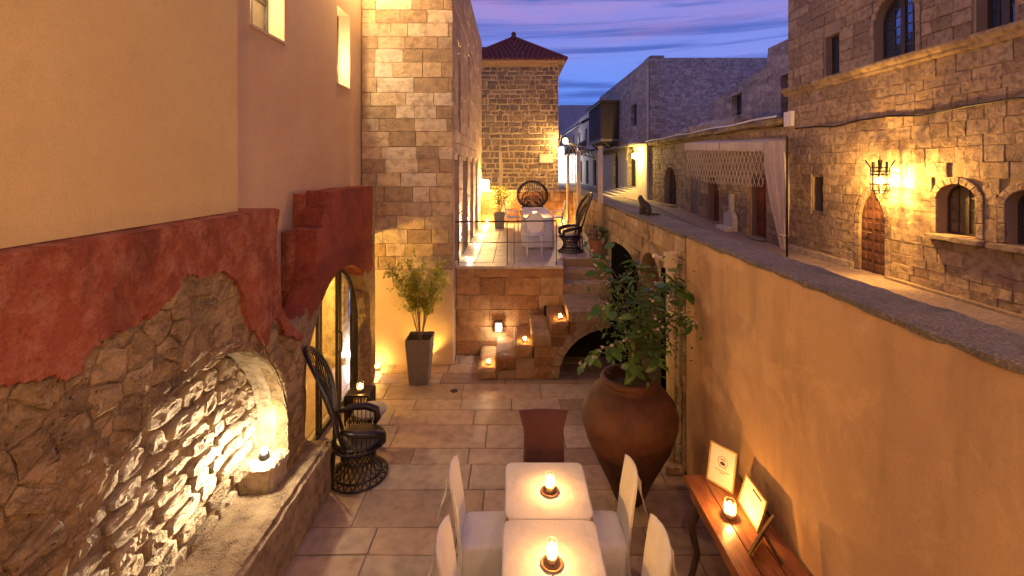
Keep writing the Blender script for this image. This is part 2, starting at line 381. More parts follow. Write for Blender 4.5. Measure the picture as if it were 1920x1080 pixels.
def clip_convex(poly, conv):
    area = sum(conv[i][0]*conv[(i+1) % len(conv)][1]-conv[(i+1) % len(conv)][0]*conv[i][1] for i in range(len(conv)))
    c = conv if area > 0 else conv[::-1]
    out = poly
    for i in range(len(c)):
        a, b = c[i], c[(i+1) % len(c)]
        def side(p): return (b[0]-a[0])*(p[1]-a[1])-(b[1]-a[1])*(p[0]-a[0])
        inp, out = out, []
        for j in range(len(inp)):
            p, q = inp[j], inp[(j+1) % len(inp)]; sp_, sq = side(p), side(q)
            if sp_ >= 0: out.append(p)
            if (sp_ >= 0) != (sq >= 0):
                t = sp_/(sp_-sq); out.append((p[0]+(q[0]-p[0])*t, p[1]+(q[1]-p[1])*t))
        if len(out) < 3: return []
    return out

class Arch:
    """opening: jambs to spring line vs, then pointed (rise>hw), round or flat segment; rise 0 = rectangle"""
    def __init__(s, u0, u1, v0, vs, rise=0.): s.u0, s.u1, s.v0, s.vs, s.rise = u0, u1, v0, vs, rise; s.c = (u0+u1)/2; s.hw = (u1-u0)/2
    def grow(s, t): return Arch(s.u0-t, s.u1+t, s.v0, s.vs, s.rise+t if s.rise else 0.) if s.rise else Arch(s.u0-t, s.u1+t, s.v0, s.vs+t)
    def half(s, v):
        if v <= s.vs: return s.hw
        r = v-s.vs
        if not s.rise or r >= s.rise: return 0.
        if s.rise > s.hw:
            R = (s.rise**2+s.hw**2)/(2*s.hw); return max(0., sqrt(max(0, R*R-r*r))-(R-s.hw))
        return s.hw*sqrt(max(0., 1-(r/s.rise)**2))
    def top(s): return s.vs+s.rise
    def inside(s, u, v): return s.v0 <= v <= s.top() and abs(u-s.c) < s.half(v)
    def curve(s, n=18):
        if not s.rise: return [(s.u1, s.vs), (s.u0, s.vs)]
        P = []
        for i in range(n+1):
            a = pi*i/n
            v = s.vs+s.rise*sin(a); h = s.half(min(v, s.top()-1e-6)) if 0 < i < n and abs(a-pi/2) > 1e-6 else (0 if 0 < i < n else s.hw)
            P.append((s.c+(h if a <= pi/2 else -h), v))
        return P
    def outline(s, n=18): return [(s.u0, s.v0), (s.u1, s.v0)]+s.curve(n)
    def block(s, va, vb):
        if vb <= s.v0 or va >= s.top(): return []
        h = s.half(max(va, s.v0)); return [(s.c-h, s.c+h)] if h > 0 else []

def jit(a): return RND.uniform(-a, a)
def stone_vf(B, poly, w0, w1, inset=.012, rough=.006, mid=True):
    """one hewn stone: base ring, chamfer, raised face"""
    if mid:
        P = []
        for i in range(len(poly)):
            a, b = poly[i], poly[(i+1) % len(poly)]
            P.append(a)
            if abs(a[0]-b[0])+abs(a[1]-b[1]) > inset*8: P.append(((a[0]+b[0])/2+jit(rough), (a[1]+b[1])/2+jit(rough)))
    else: P = poly
    n = len(P); cu = sum(p[0] for p in P)/n; cv = sum(p[1] for p in P)/n
    def ins(p, d):
        L = max(1e-6, sqrt((p[0]-cu)**2+(p[1]-cv)**2)); k = max(.3, 1-d*1.3/L); return (cu+(p[0]-cu)*k, cv+(p[1]-cv)*k)
    r0 = [B(*p, w0) for p in P]; r1 = [B(*p, w1-inset*.9) for p in P]
    r2 = [B(*ins(p, inset), w1+jit(rough*.5)) for p in P]
    r3 = [B(cu+(p[0]-cu)*.5+jit(rough), cv+(p[1]-cv)*.5+jit(rough), w1+jit(rough)) for p in P]
    v = r0+r1+r2+r3+[B(cu, cv, w1+jit(rough))]
    f = []
    for k in range(3): f += [(k*n+i, k*n+(i+1) % n, (k+1)*n+(i+1) % n, (k+1)*n+i) for i in range(n)]
    f += [(3*n+i, 3*n+(i+1) % n, 4*n) for i in range(n)]
    return v, f
def courses(u0, u1, v0, v1, h, l, joint=.012, blockers=(), j=.006, minw=.07):
    """coursed masonry as polygons in wall coordinates"""
    out = []; v = v0
    while v < v1-.03:
        hh = RND.uniform(*h); va, vb = v, min(v+hh, v1)
        if v1-vb < h[0]*.5: vb = v1
        cuts = []
        for bl in blockers: cuts += bl.block(va, vb)
        spans = [(u0, u1)]
        for a, b in cuts:
            ns = []
            for s, e in spans:
                if b <= s or a >= e: ns.append((s, e)); continue
                if a > s: ns.append((s, a))
                if b < e: ns.append((b, e))
            spans = ns
        for s, e in spans:
            u = s-(RND.uniform(0, l[1]*.6) if s == u0 else 0)
            while u < e-1e-4:
                w = RND.uniform(*l); a, b = max(u, s), min(u+w, e)
                if e-b < minw: b = e; w = b-u
                if b-a > minw*.6:
                    g = joint/2
                    out.append([(a+g+jit(j), va+g+jit(j)), (b-g+jit(j), va+g+jit(j)), (b-g+jit(j), vb-g+jit(j)), (a+g+jit(j), vb-g+jit(j))])
                u += w
        v = vb
    return out
def lay(B, polys, parent, mat, name='stone', w0=-.04, w=.012, wj=.008, inset=.012, rough=.006, limit=300, size=None):
    """each stone its own part; what is past the limit becomes one joined part"""
    if size: polys = sorted(polys, key=lambda p: -size(p))
    for p in polys[:limit]:
        v, f = stone_vf(B, p, w0, w+jit(wj), inset, rough); mk(name, v, f, mat, parent, fix=False)
    if len(polys) > limit:
        A = Acc()
        for p in polys[limit:]: A.add(stone_vf(B, p, w0, w+jit(wj), inset, rough, mid=False))
        A.mk('stonework', mat, parent, kind='stuff', fix=False)
def voussoirs(B, arch, t, n, parent, mat, name='arch_stone', w0=-.04, w=.03, keep=1.):
    out_ = arch.grow(t); m = 6*n
    ci, co = arch.curve(m), out_.curve(m)
    for k in range(n):
        i0, i1 = k*6, k*6+6
        poly = [ci[i] for i in range(i0, i1+1, 3)]+[co[i] for i in range(i1, i0-1, -3)]
        cu = sum(p[0] for p in poly)/len(poly); cv = sum(p[1] for p in poly)/len(poly)
        poly = [(cu+(a-cu)*.96, cv+(b-cv)*.96) for a, b in poly]
        v, f = stone_vf(B, poly, w0, w+jit(.006), .01, .004, mid=False); mk(name, v, f, mat, parent, fix=True)
def voronoi(pts, u0, u1, v0, v1):
    cells = []
    for i, p in enumerate(pts):
        c = rect(u0, u1, v0, v1)
        for k, q in enumerate(pts):
            if k == i or abs(q[0]-p[0])+abs(q[1]-p[1]) > 1.6: continue
            mx, my = (p[0]+q[0])/2, (p[1]+q[1])/2; dx, dy = q[0]-p[0], q[1]-p[1]
            out = []
            for a in range(len(c)):
                s, e = c[a], c[(a+1) % len(c)]
                fs = (s[0]-mx)*dx+(s[1]-my)*dy; fe = (e[0]-mx)*dx+(e[1]-my)*dy
                if fs <= 0: out.append(s)
                if (fs <= 0) != (fe <= 0):
                    t = fs/(fs-fe); out.append((s[0]+(e[0]-s[0])*t, s[1]+(e[1]-s[1])*t))
            c = out
            if len(c) < 3: break
        if len(c) >= 3: cells.append(c)
    return cells
def shrink(poly, d):
    cu = sum(p[0] for p in poly)/len(poly); cv = sum(p[1] for p in poly)/len(poly)
    o = []
    for p in poly:
        L = max(1e-6, sqrt((p[0]-cu)**2+(p[1]-cv)**2)); k = max(.2, 1-d/L); o.append((cu+(p[0]-cu)*k, cv+(p[1]-cv)*k))
    return o
def roundpoly(p, it=1):
    for _ in range(it):
        q = []
        for i in range(len(p)):
            a, b = p[i], p[(i+1) % len(p)]
            q += [(a[0]*.78+b[0]*.22, a[1]*.78+b[1]*.22), (a[0]*.22+b[0]*.78, a[1]*.22+b[1]*.78)]
        p = q
    return p
def fbm(p, s=1., o=4): return noise.fractal(Vector(p)*s, 1., 2., o)

def tube(pts, r, n=6, cap=True, closed=False):
    """swept tube; r may be a number or one radius per point"""
    P = [Vector(p) for p in pts]; m = len(P); R = r if isinstance(r, (list, tuple)) else [r]*m
    v, f = [], []; up = Vector((.31, .17, .93)); pn = None
    for i, p in enumerate(P):
        if closed: d = P[(i+1) % m]-P[i-1]
        else: d = (P[min(i+1, m-1)]-P[max(i-1, 0)])
        d = d.normalized() if d.length > 1e-9 else Vector((0, 0, 1))
        a = (up if pn is None else pn); a = a-d*a.dot(d)
        if a.length < 1e-4: a = Vector((1, 0, 0))-d*d.x
        a.normalize(); pn = a; b = d.cross(a)
        for k in range(n):
            t = 2*pi*k/n; v.append(p+(a*cos(t)+b*sin(t))*R[i])
    for i in range(m if closed else m-1):
        j = (i+1) % m
        for k in range(n): f.append((i*n+k, i*n+(k+1) % n, j*n+(k+1) % n, j*n+k))
    if cap and not closed: f += [tuple(range(n)), tuple((m-1)*n+k for k in range(n))]
    return v, f
def lathe(prof, c=(0, 0, 0), n=32, wob=0.):
    v, f = [], []; m = len(prof)
    for r, z in prof:
        for k in range(n):
            a = 2*pi*k/n; rr = r*(1+wob*fbm((cos(a)*1.3, sin(a)*1.3, z*1.5)))
            v.append(Vector((c[0]+rr*cos(a), c[1]+rr*sin(a), c[2]+z)))
    for i in range(m-1):
        for k in range(n): f.append((i*n+k, i*n+(k+1) % n, (i+1)*n+(k+1) % n, (i+1)*n+k))
    f.append(tuple(range(n))); f.append(tuple((m-1)*n+k for k in range(n)))
    return v, f
def rough_box(x0, x1, y0, y1, z0, z1, res=.06, amp=.02, s=3., rnd=.03, skip_bottom=True):
    """subdivided block with worn faces"""
    bm = bmesh.new()
    nx, ny, nz = [max(1, int((b-a)/res)) for a, b in ((x0, x1), (y0, y1), (z0, z1))]
    key = {}
    def vert(i, j, k):
        if (i, j, k) not in key:
            p = Vector((x0+(x1-x0)*i/nx, y0+(y1-y0)*j/ny, z0+(z1-z0)*k/nz))
            c = Vector(((x0+x1)/2, (y0+y1)/2, (z0+z1)/2)); q = p.copy()
            ext = sum(1 for a, lim in ((i, nx), (j, ny), (k, nz)) if a in (0, lim))
            if ext >= 2:
                for ax, (a, lim) in enumerate(((i, nx), (j, ny), (k, nz))):
                    if a in (0, lim): q[ax] += (rnd if a == 0 else -rnd)*(.8+.6*noise.noise(p*4))
            d = Vector((noise.noise(p*s), noise.noise(p*s+Vector((7, 3, 1))), noise.noise(p*s+Vector((2, 9, 4)))))*amp + Vector((noise.noise(p*s*4), noise.noise(p*s*4+Vector((7, 3, 1))), noise.noise(p*s*4+Vector((2, 9, 4)))))*amp*.4
            key[(i, j, k)] = bm.verts.new(q+d)
        return key[(i, j, k)]
    for a, b in ((nx, ny),):
        for i in range(nx):
            for j in range(ny):
                for k in ((nz,) if skip_bottom else (0, nz)): bm.faces.new((vert(i, j, k), vert(i+1, j, k), vert(i+1, j+1, k), vert(i, j+1, k)))
        for i in range(nx):
            for k in range(nz):
                for j in (0, ny): bm.faces.new((vert(i, j, k), vert(i+1, j, k), vert(i+1, j, k+1), vert(i, j, k+1)))
        for j in range(ny):
            for k in range(nz):
                for i in (0, nx): bm.faces.new((vert(i, j, k), vert(i, j+1, k), vert(i, j+1, k+1), vert(i, j, k+1)))
    bm.verts.index_update()
    v = [x.co.copy() for x in bm.verts]; f = [tuple(y.index for y in x.verts) for x in bm.faces]; bm.free()
    return v, f
def lamp(name, loc, power, col=(1, .58, .22), parent=None, radius=.03, spot=None, aim=None, blend=.6):
    d = bpy.data.lights.new(name, 'SPOT' if spot else 'POINT'); d.energy = power; d.color = col; d.shadow_soft_size = radius
    o = bpy.data.objects.new(name, d); COL.objects.link(o)
    if spot: d.spot_size = radians(spot); d.spot_blend = blend
    b = base_of(parent) if parent else Vector((0, 0, 0))
    o.location = Vector(loc)-b
    if aim is not None: o.rotation_euler = (Vector(aim)-Vector(loc)).to_track_quat('-Z', 'Y').to_euler()
    if parent: o.parent = parent
    return o
def px(x, y, Y): return Vector(((x-VPX)*Y/FPX, Y, HCAM-(y-VPY)*Y/FPX))

def glazing(parent, B, arch, wdeep, nx, ny, fw=.05, frame='framewood', pane='darkpane', bar=.022, mull=0):
    """timber window: frame, glazing bars, panes"""
    inn = Arch(arch.u0+fw, arch.u1-fw, arch.v0+fw, arch.vs if arch.rise else arch.vs-fw, max(0, arch.rise-fw) if arch.rise else 0)
    win = mk('window', *panel(Basis(B(0, 0, -wdeep), B.U, B.V, B.N), arch.outline(), [inn.outline()], .06), frame, parent)
    conv = inn.outline(); W_, H_ = inn.u1-inn.u0, inn.top()-inn.v0
    for i in range(1, nx):
        u = inn.u0+W_*i/nx; b = bar*2.2 if (mull and i == mull) else bar/2
        p = clip_convex(rect(u-b, u+b, inn.v0, inn.top()), conv)
        if p: mk('glazing_bar', *prism(B, p, -wdeep-.05, -wdeep+(.012 if b > bar else -.004)), frame, win)
    for j in range(1, ny):
        v = inn.v0+H_*j/ny; p = clip_convex(rect(inn.u0, inn.u1, v-bar/2, v+bar/2), conv)
        if p: mk('glazing_bar', *prism(B, p, -wdeep-.047, -wdeep-.007), frame, win)
    for i in range(nx):
        for j in range(ny):
            p = clip_convex(rect(inn.u0+W_*i/nx, inn.u0+W_*(i+1)/nx, inn.v0+H_*j/ny, inn.v0+H_*(j+1)/ny), conv)
            if p: 
                t = jit(.003)
                mk('pane', *prism(B, p, -wdeep-.03+t, -wdeep-.025+t), pane, win)
    return win
def plank_door(parent, B, arch, wdeep, mat, cols=2, rows=7, name='door', fielded=True):
    """door leaf pair with raised panels"""
    d = mk(name, *prism(B, arch.outline(), -wdeep-.06, -wdeep), mat, parent)
    conv = arch.outline(); W_, H_ = arch.u1-arch.u0, arch.top()-arch.v0
    mk('meeting_stile', *prism(B, clip_convex(rect(arch.c-.025, arch.c+.025, arch.v0, arch.top()), conv), -wdeep+.003, -wdeep+.03), mat, d)
    for i in range(cols):
        for j in range(rows):
            a = arch.u0+W_*(i+.12)/cols; b = arch.u0+W_*(i+.88)/cols; c = arch.v0+H_*(j+.14)/rows; e = arch.v0+H_*(j+.86)/rows
            p = clip_convex(rect(a, b, c, e), shrink(conv, .03))
            if len(p) > 2 and fielded:
                v, f = stone_vf(B, p, -wdeep+.002, -wdeep+.022, .025, 0, mid=False); mk('door_panel', v, f, mat, d)
    hx = arch.c+.07
    mk('handle', *tube([B(hx, arch.v0+1., -wdeep+.02), B(hx, arch.v0+1., -wdeep+.06), B(hx+.1, arch.v0+1.0, -wdeep+.06)], .012), 'gilt', d)
    return d

# ------------------------------------------------------------------ setting: ground levels
XP, XPO = 2.12, 2.55          # courtyard and street faces of the parapet
ZT, ZP = 1.8, 2.97            # terrace level, parapet top
YT0, YT1 = 9.2, 16.2          # terrace front and back
XF = -1.18                    # stone house facade along the terrace
XH = 9.0                      # street facades
def zs(y):
    t = max(0, min(1, (y-15)/13)); return 1.1+.5*t*t*(3-2*t)

# wide ground sheet under everything
g = mk('ground', *box(-60, 120, -40, 320, -.6, -.06), 'joint'); g['kind'] = 'structure'
# courtyard: mortar bed and paving slabs
court = mk('courtyard_floor', *box(-2.9, 2.3, -.5, 9.3, -.055, -.008), 'joint'); court['kind'] = 'structure'
ys = [1.7, 2.3, 2.8, 3.2, 3.62, 4.02, 4.46, 4.80, 5.36, 5.82, 6.15, 6.70, 7.12, 7.45, 7.98, 8.38, 8.8, 9.19]
for i in range(len(ys)-1):
    u = -2.9+RND.uniform(-.5, 0)
    while u < 2.12:
        w = RND.uniform(.7, 1.3)*(1.15 if ys[i+1]-ys[i] > .45 else 1); a, b = max(u, -2.9), min(u+w, 2.12)
        if 2.12-b < .2: b = 2.12; w = 9
        if b-a > .1:
            sk = .03*jit(1)
            poly = [(a+.007, ys[i]+.007), (b-.007+0*sk, ys[i]+.007+jit(.004)), (b-.007, ys[i+1]-.007+jit(.004)), (a+.007, ys[i+1]-.007)]
            v, f = stone_vf(BT(0), poly, -.03, jit(.003), .006, .0015); mk('paving_slab', v, f, 'tile', court, fix=False)
        u += w
dr = tag(mk('floor_drain', *lathe([(.0, .001), (.062, .001), (.062, .007), (.05, .009), (.0, .009)], (-1.02, 7.72, 0), 20), 'steel'), 'small round metal floor drain set in the courtyard paving', 'drain')

# street beyond the parapet, rising gently
sv, sf = [], []
N = 60
for i in range(N+1):
    y = 2+i*2.2 if i < N else 300
    for x in (XPO-.02, 4, 6, 8, XH+.3): sv.append((x, y, zs(y)+.012*noise.noise(Vector((x, y, 0)))))
for i in range(N):
    for k in range(4): sf.append((i*5+k, i*5+k+1, i*5+k+6, i*5+k+5))
st = mk('street', sv, sf, 'cobble'); st['kind'] = 'structure'
# raised paved footway along the facades
fv, ff = [], []
for i in range(40):
    y = 4+i*1.15
    for x, dz in ((7.9, -.05), (7.9, .03), (XH+.2, .03)): fv.append((x, y, zs(y)+dz))
for i in range(39):
    for k in range(2): ff.append((i*3+k, i*3+k+1, i*3+k+4, i*3+k+3))
fw_ = mk('footway', fv, ff, 'paving'); fw_['kind'] = 'structure'

# ------------------------------------------------------------------ left: ruined wall with niche
XR = -2.35
niche = Arch(2.27, 4.73, .5, 1.05, 1.23)
rub = thing('ruined_wall', 'old rubble wall with remains of red plaster and a floodlit arched niche', 'wall', (XR, 3, 0))
bnd = [(x, y) for x, y in [(-400, 735), (0, 720), (65, 717), (110, 700), (139, 684), (194, 629), (246, 607), (285, 587), (324, 551), (332, 529), (363, 513), (388, 519), (414, 513), (447, 535), (466, 620), (498, 642), (511, 593), (531, 620), (560, 640)]]
BND = []
for x, y in bnd:
    Y = -XR*FPX/(VPX-x); BND.append((Y, HCAM-(y-VPY)*Y/FPX))
def zb(Y):
    for (a, za), (b, zb_) in zip(BND, BND[1:]):
        if a <= Y <= b: return za+(zb_-za)*(Y-a)/(b-a)
    return BND[0][1] if Y < BND[0][0] else BND[-1][1]
def yend(z):   # ruined end of the wall
    P = [(0, 5.12), (1.7, 5.12), (1.95, 5.0), (2.15, 4.72), (2.4, 4.55), (3.0, 4.45), (3.4, 4.47)]
    for (a, ya), (b, yb) in zip(P, P[1:]):
        if a <= z <= b: return ya+(yb-ya)*(z-a)/(b-a)
    return P[-1][1]
def sheet_wall(name, B, u0, u1, v0, v1, res, keep, disp, mat, parent, snap=None, skirt=.05, uend=None, **k):
    nu, nv = int((u1-u0)/res), int((v1-v0)/res); bm = bmesh.new(); G = {}
    for i in range(nu+1):
        for j in range(nv+1):
            v = v0+(v1-v0)*j/nv; u = u0+((uend(v) if uend else u1)-u0)*i/nu
            if snap: u, v = snap(u, v)
            G[i, j] = (bm.verts.new(B(u, v, disp(u, v))), u, v)
    for i in range(nu):
        for j in range(nv):
            q = [G[i, j], G[i+1, j], G[i+1, j+1], G[i, j+1]]
            if keep(sum(a[1] for a in q)/4, sum(a[2] for a in q)/4):
                try: bm.faces.new([a[0] for a in q])
                except ValueError: pass
    bmesh.ops.delete(bm, geom=[v for v in bm.verts if not v.link_faces], context='VERTS')
    ed = [e for e in bm.edges if len(e.link_faces) == 1]
    r = bmesh.ops.extrude_edge_only(bm, edges=ed)
    for v in r['geom']:
        if isinstance(v, bmesh.types.BMVert): v.co -= B.N*skirt
    bm.verts.index_update()
    vs2 = [v.co.copy() for v in bm.verts]; fs2 = [tuple(x.index for x in f.verts) for f in bm.faces]; bm.free()
    return mk(name, vs2, fs2, mat, parent, fix=False, **k)
BLr = BL(XR)
def nsnap(u, v):
    if v > niche.v0 and niche.inside(u, v):
        if v > niche.vs:
            du, dv = u-niche.c, v-niche.vs; L = sqrt(du*du+dv*dv)
            if L > niche.hw-.05: return niche.c+du/L*niche.hw, niche.vs+dv/L*niche.hw
        elif abs(u-niche.c) > niche.hw-.05: return niche.c+math.copysign(niche.hw, u-niche.c), v
    return u, v
def rdisp(u, v): return .03*fbm((u*2.2, v*3.5, 1.), 1., 5)-.03*max(0, .35-noise.cell_vector(Vector((u*5, v*7, 0)))[0]) - .014 + .018*noise.noise(Vector((u*11, v*17, 2)))
sheet_wall('rubble_face', BLr, -.6, 5.12, 0, 3.36, .035, lambda u, v: not niche.inside(u, v), rdisp, 'rubble_core', rub, nsnap, .12, uend=yend)
mk('wall_core', *panel(BL(XR-.1), [(-.6, 0), (5.05, 0), (5.05, 1.7), (4.92, 1.95), (4.62, 2.15), (4.45, 2.4), (4.38, 3.35), (-.6, 3.35)], [niche.grow(.03).outline(24)], .5), 'rubble_core', rub)
# red plaster coat with ragged lower edge
def rkeep(u, v): return v > zb(u)+.07*noise.noise(Vector((u*6, v*6, 0)))+.02*noise.noise(Vector((u*19, v*19, 4)))
sheet_wall('red_plaster', BLr, -.6, 4.6, 1.5, 3.385, .018, rkeep, lambda u, v: .028+.022*fbm((u*2.5, v*2.5, 5), 1, 5), 'red', rub, None, .07, uend=lambda z: yend(z)+.015)
# flat ledge on top of the wall
mk('ledge', *rough_box(-2.95, XR+.03, -.6, 4.45, 3.37, 3.405, .08, .006, 5, .01), 'red', rub)
# stones that show where the plaster is gone
pts = []
while len(pts) < 330:
    p = (RND.uniform(.6, 5.2), RND.uniform(.1, 3.0))
    if all((p[0]-q[0])**2*.5+(p[1]-q[1])**2*1.6 > .0155 for q in pts): pts.append(p)
    elif RND.random() < .0008: break
for c in voronoi(pts, .5, 5.15, .02, 3.1):
    cu = sum(p[0] for p in c)/len(c); cv = sum(p[1] for p in c)/len(c)
    if niche.grow(-.02).inside(cu, cv) or cv > zb(cu)+.05 or cu > yend(cv)-.08: continue
    q = []
    for u, v in shrink(c, .008):
        g_ = niche.grow(.02)
        if g_.inside(u, v):
            if v > g_.vs:
                L = sqrt((u-g_.c)**2+(v-g_.vs)**2)+1e-6; u, v = g_.c+(u-g_.c)/L*g_.hw, g_.vs+(v-g_.vs)/L*g_.hw
            else: u = g_.c+math.copysign(g_.hw, u-g_.c)
        q.append((min(u, yend(v)-.01), v))
    v_, f_ = stone_vf(BLr, q, -.12, -.004+jit(.014), .012, .010); mk('stone', v_, f_, 'rubble', rub, fix=True)
# niche: arch soffit, back wall, coursed rubble stones
so_v, so_f = [], []
path = [(niche.u0, .5), (niche.u0, .7), (niche.u0, .88)]+niche.curve(30)[::-1]+[(niche.u1, .88), (niche.u1, .7), (niche.u1, .5)]
for i, (u, v) in enumerate(path):
    for k in range(9):
        w = -.36*k/8; d = .018*noise.noise(Vector((u*5, v*5, w*9))); du, dv = u-niche.c, max(0, v-niche.vs); L = sqrt(du*du+dv*dv)+1e-6
        so_v.append(BLr(u+du/L*(d+.008), v+dv/L*(d+.008), w+(.0 if k else rdisp(u, v)*.5)))
for i in range(len(path)-1):
    for k in range(8): so_f.append((i*9+k, i*9+k+1, i*9+k+10, i*9+k+9))
mk('arch_soffit', so_v, so_f, 'niche_stone', rub, smooth=False, fix=False)
NB = BL(XR-.33)
mk('niche_back', *prism(NB, niche.grow(.05).outline(20), -.08, -.015), 'niche_mortar', rub)
conv = niche.grow(-.005).outline(16)
for c in courses(2.2, 4.8, .55, 2.3, (.13, .21), (.16, .40), .03, (), .022):
    c = clip_convex(c, conv)
    if len(c) < 3: continue
    p = roundpoly(c)
    v_, f_ = stone_vf(NB, p, -.02, .03+jit(.016), .014, .011); mk('niche_stone', v_, f_, 'niche_stone', rub, fix=True)
# impost block carrying the floodlight
mk('impost', *rough_box(-2.72, XR-.0, 4.42, 4.78, .58, .88, .035, .03, 7, .03), 'niche_stone', rub)
nl = thing('niche_floodlight', 'small bright floodlight standing inside the arched stone niche', 'lamp', (-2.5, 4.55, .885))
mk('housing', *lathe([(0, 0), (.045, 0), (.045, .05), (.03, .055), (0, .055)], (-2.5, 4.55, .885), 14), 'iron', nl)
mk('lens', *lathe([(0, .056), (.028, .06), (.036, .08), (.03, .1), (.0, .112)], (-2.5, 4.55, .885), 14), 'lamp_w', nl)
lamp('niche_light', (-2.44, 4.45, 1.08), 34, (1, .80, .52), nl, .03)
lamp('flood_beam', (-2.40, 4.42, 1.06), 360, (1, .78, .48), nl, .03, 105, (-2.68, 2.6, 1.75), .9)
# stone bench along the foot of the wall
bench = tag(mk('stone_bench', *rough_box(-2.72, -2.13, -.4, 5.33, -.01, .62, .04, .016, 5.5, .035), 'bench_stone', None), 'long rough stone bench at the foot of the ruined wall', 'bench')

# ------------------------------------------------------------------ left: plastered house above
hl = thing('plastered_house', 'tall house with yellow and peach plaster and small deep lit windows', 'house', (-2.95, 4, 0))
XK = -2.95
w1 = Arch(5.09, 5.84, 5.4, 6.75); w2 = Arch(7.58, 8.17, 5.2, 6.5)
mk('yellow_wall', *box(-3.3, -2.45, -.6, 4.03, 3.41, 9.5), 'yellow', hl)
mk('peach_wall', *panel(BL(XK), rect(4.03, 8.9, 0, 9.5), [[(5.46, .0001), (8.88, .0001), (8.88, 2.42), (6.02, 2.42), (5.8, 1.95), (5.46, 1.6)], w1.outline(), w2.outline()], .22), 'pink', hl)
for a in (w1, w2):
    w_ = glazing(hl, BL(XK), a, .2, 2, 3, .05, 'steel', 'curtain', .03)
    mk('sill', *prism(BL(XK), rect(a.u0-.015, a.u1+.015, a.v0-.035, a.v0-.002), -.19, .025), 'plinth', hl)
    mk('assumed_light_bar', *prism(BL(XK), rect(a.u0+.004, a.u0+.02, a.v0+.1, a.top()-.1), -.17, -.14), 'lamp_w', hl)  # unseen strip lamp, assumed from the bright window reveal
    lamp('assumed_window_light', (XK-.1, a.u0+.12, a.v0+.45), 55, (1, .78, .42), hl, .05)
# room seen through the gate
mk('room_floor', *box(-6.5, -2.9, 4.6, 9.6, -.05, 0.002), 'tile', hl)
mk('room_wall', *box(-6.5, -2.96, 9.35, 9.6, 0, 3.), 'ashlar', hl)
mk('room_wall', *box(-6.7, -6.5, 4.6, 9.6, 0, 3.), 'ashlar', hl)
mk('room_wall', *box(-6.5, -3.3, 4.4, 4.6, 0, 3.), 'ashlar', hl)
mk('room_ceiling', *box(-6.7, -3.3, 4.4, 9.6, 3., 3.2), 'plinth', hl)
cl = mk('column', *lathe([(.27, 0), (.27, .15), (.22, .2), (.21, 1.), (.2, 2.2), (.26, 2.4), (.28, 2.6), (.28, 3)], (-3.45, 8.9, 0), 20, .03), 'niche_stone', hl)
# stained glass window on the room's end wall
sgw = thing('stained_glass_window', 'backlit stained glass window glimpsed through the arched gate', 'window', (-3.2, 9.34, .7))
SG = Arch(-3.44, -3.02, .75, 1.9, .3); cols_ = [(.15, .35, .9), (.5, .65, 1.), (.9, .8, .6), (.1, .2, .7), (.8, .25, .2), (.3, .6, .5)]
sgm = [emit_mat('stained_pane', c, 1.6) for c in cols_]
for i in range(3):
    for j in range(9):
        p = clip_convex(shrink(rect(SG.u0+.14*i, SG.u0+.14*(i+1), .75+.16*j, .75+.16*(j+1)), .008), SG.outline())
        if len(p) > 2: mk('pane', *prism(BF(9.345), p, 0, .01), RND.choice(sgm), sgw)
mk('lead_frame', *panel(BF(9.32), SG.grow(.03).outline(), [SG.outline()], .028), 'iron', sgw)
lamp('room_light', (-4.2, 7.6, 2.0), 400, (1, .56, .10), hl, .08)
rl = thing('room_spotlight', 'white spotlight on the floor just inside the arched gate', 'lamp', (-3.16, 8.9, 0))
mk('housing', *lathe([(0, 0), (.05, 0), (.05, .06), (0, .06)], (-3.16, 8.9, .003), 12), 'iron', rl)
mk('lens', *lathe([(0, .061), (.035, .061), (.03, .075), (0, .08)], (-3.16, 8.9, .003), 12), 'lamp_w', rl)
lamp('spot_light', (-3.16, 8.85, .2), 45, (.8, .86, 1), rl, .03)

# ------------------------------------------------------------------ gate wall
gate = thing('gate_wall', 'stepped red plastered wall end with a pointed arched gateway', 'wall', (-2.5, 7, 0))
XG = -2.5
ga = Arch(5.45, 7.95, 0., 1.06, 1.27)
m, t, p, o = new_mat('red_plaster_over_rubble'); h = NT(t); xz = h.xyz()
edge = h.math('ADD', xz[2], h.math('MULTIPLY', h.math('SUBTRACT', h.noise(3.5, 6, .65), .5), 1.1))
rightside = h.math('MULTIPLY', h.fr(h.math('ADD', xz[1], h.math('MULTIPLY', h.noise(4, 4, .6), .3)), 8.17, 8.21), 1.)
fred = h.math('MULTIPLY', h.fr(edge, 1.98, 2.03), h.math('SUBTRACT', 1., rightside))
n2 = h.noise(12, 6, .65); n1 = h.noise(3, 5, .6)
cr_ = h.mix(h.fr(n1, .35, .7), (.27, .062, .036), (.17, .04, .026)); cr_ = h.mix(h.fr(n2, .47, .66, 0, .5), cr_, (.33, .12, .07)); cr_ = h.mix(h.fr(h.noise(30, 5, .7), .55, .7, 0, .6), cr_, (.08, .03, .02))
cb_ = h.mix(h.fr(n2, .35, .7), (.36, .26, .155), (.17, .12, .07))
h.put(p.inputs['Base Color'], h.mix(fred, cb_, cr_)); p.inputs['Roughness'].default_value = .9; p.inputs['Specular IOR Level'].default_value = .2
t.links.new(h.bump(h.math('ADD', h.math('ADD', n2, h.math('MULTIPLY', n1, 1.5)), h.math('MULTIPLY', fred, .5)), .9, .03), p.inputs['Normal'])
M['gatewall'] = m
go = [(5.12, 0), (5.45, 0)]+ga.curve(24)[::-1]+[(7.95, 0), (8.2, 0), (8.2, 3.47), (6.1, 3.47), (6.08, 3.27), (5.97, 3.25), (5.95, 3.02), (5.77, 3.0), (5.72, 2.35), (5.5, 2.1), (5.2, 1.95), (5.12, 1.75)]
gv, gf = panel(BL(XG), go, [], .28)
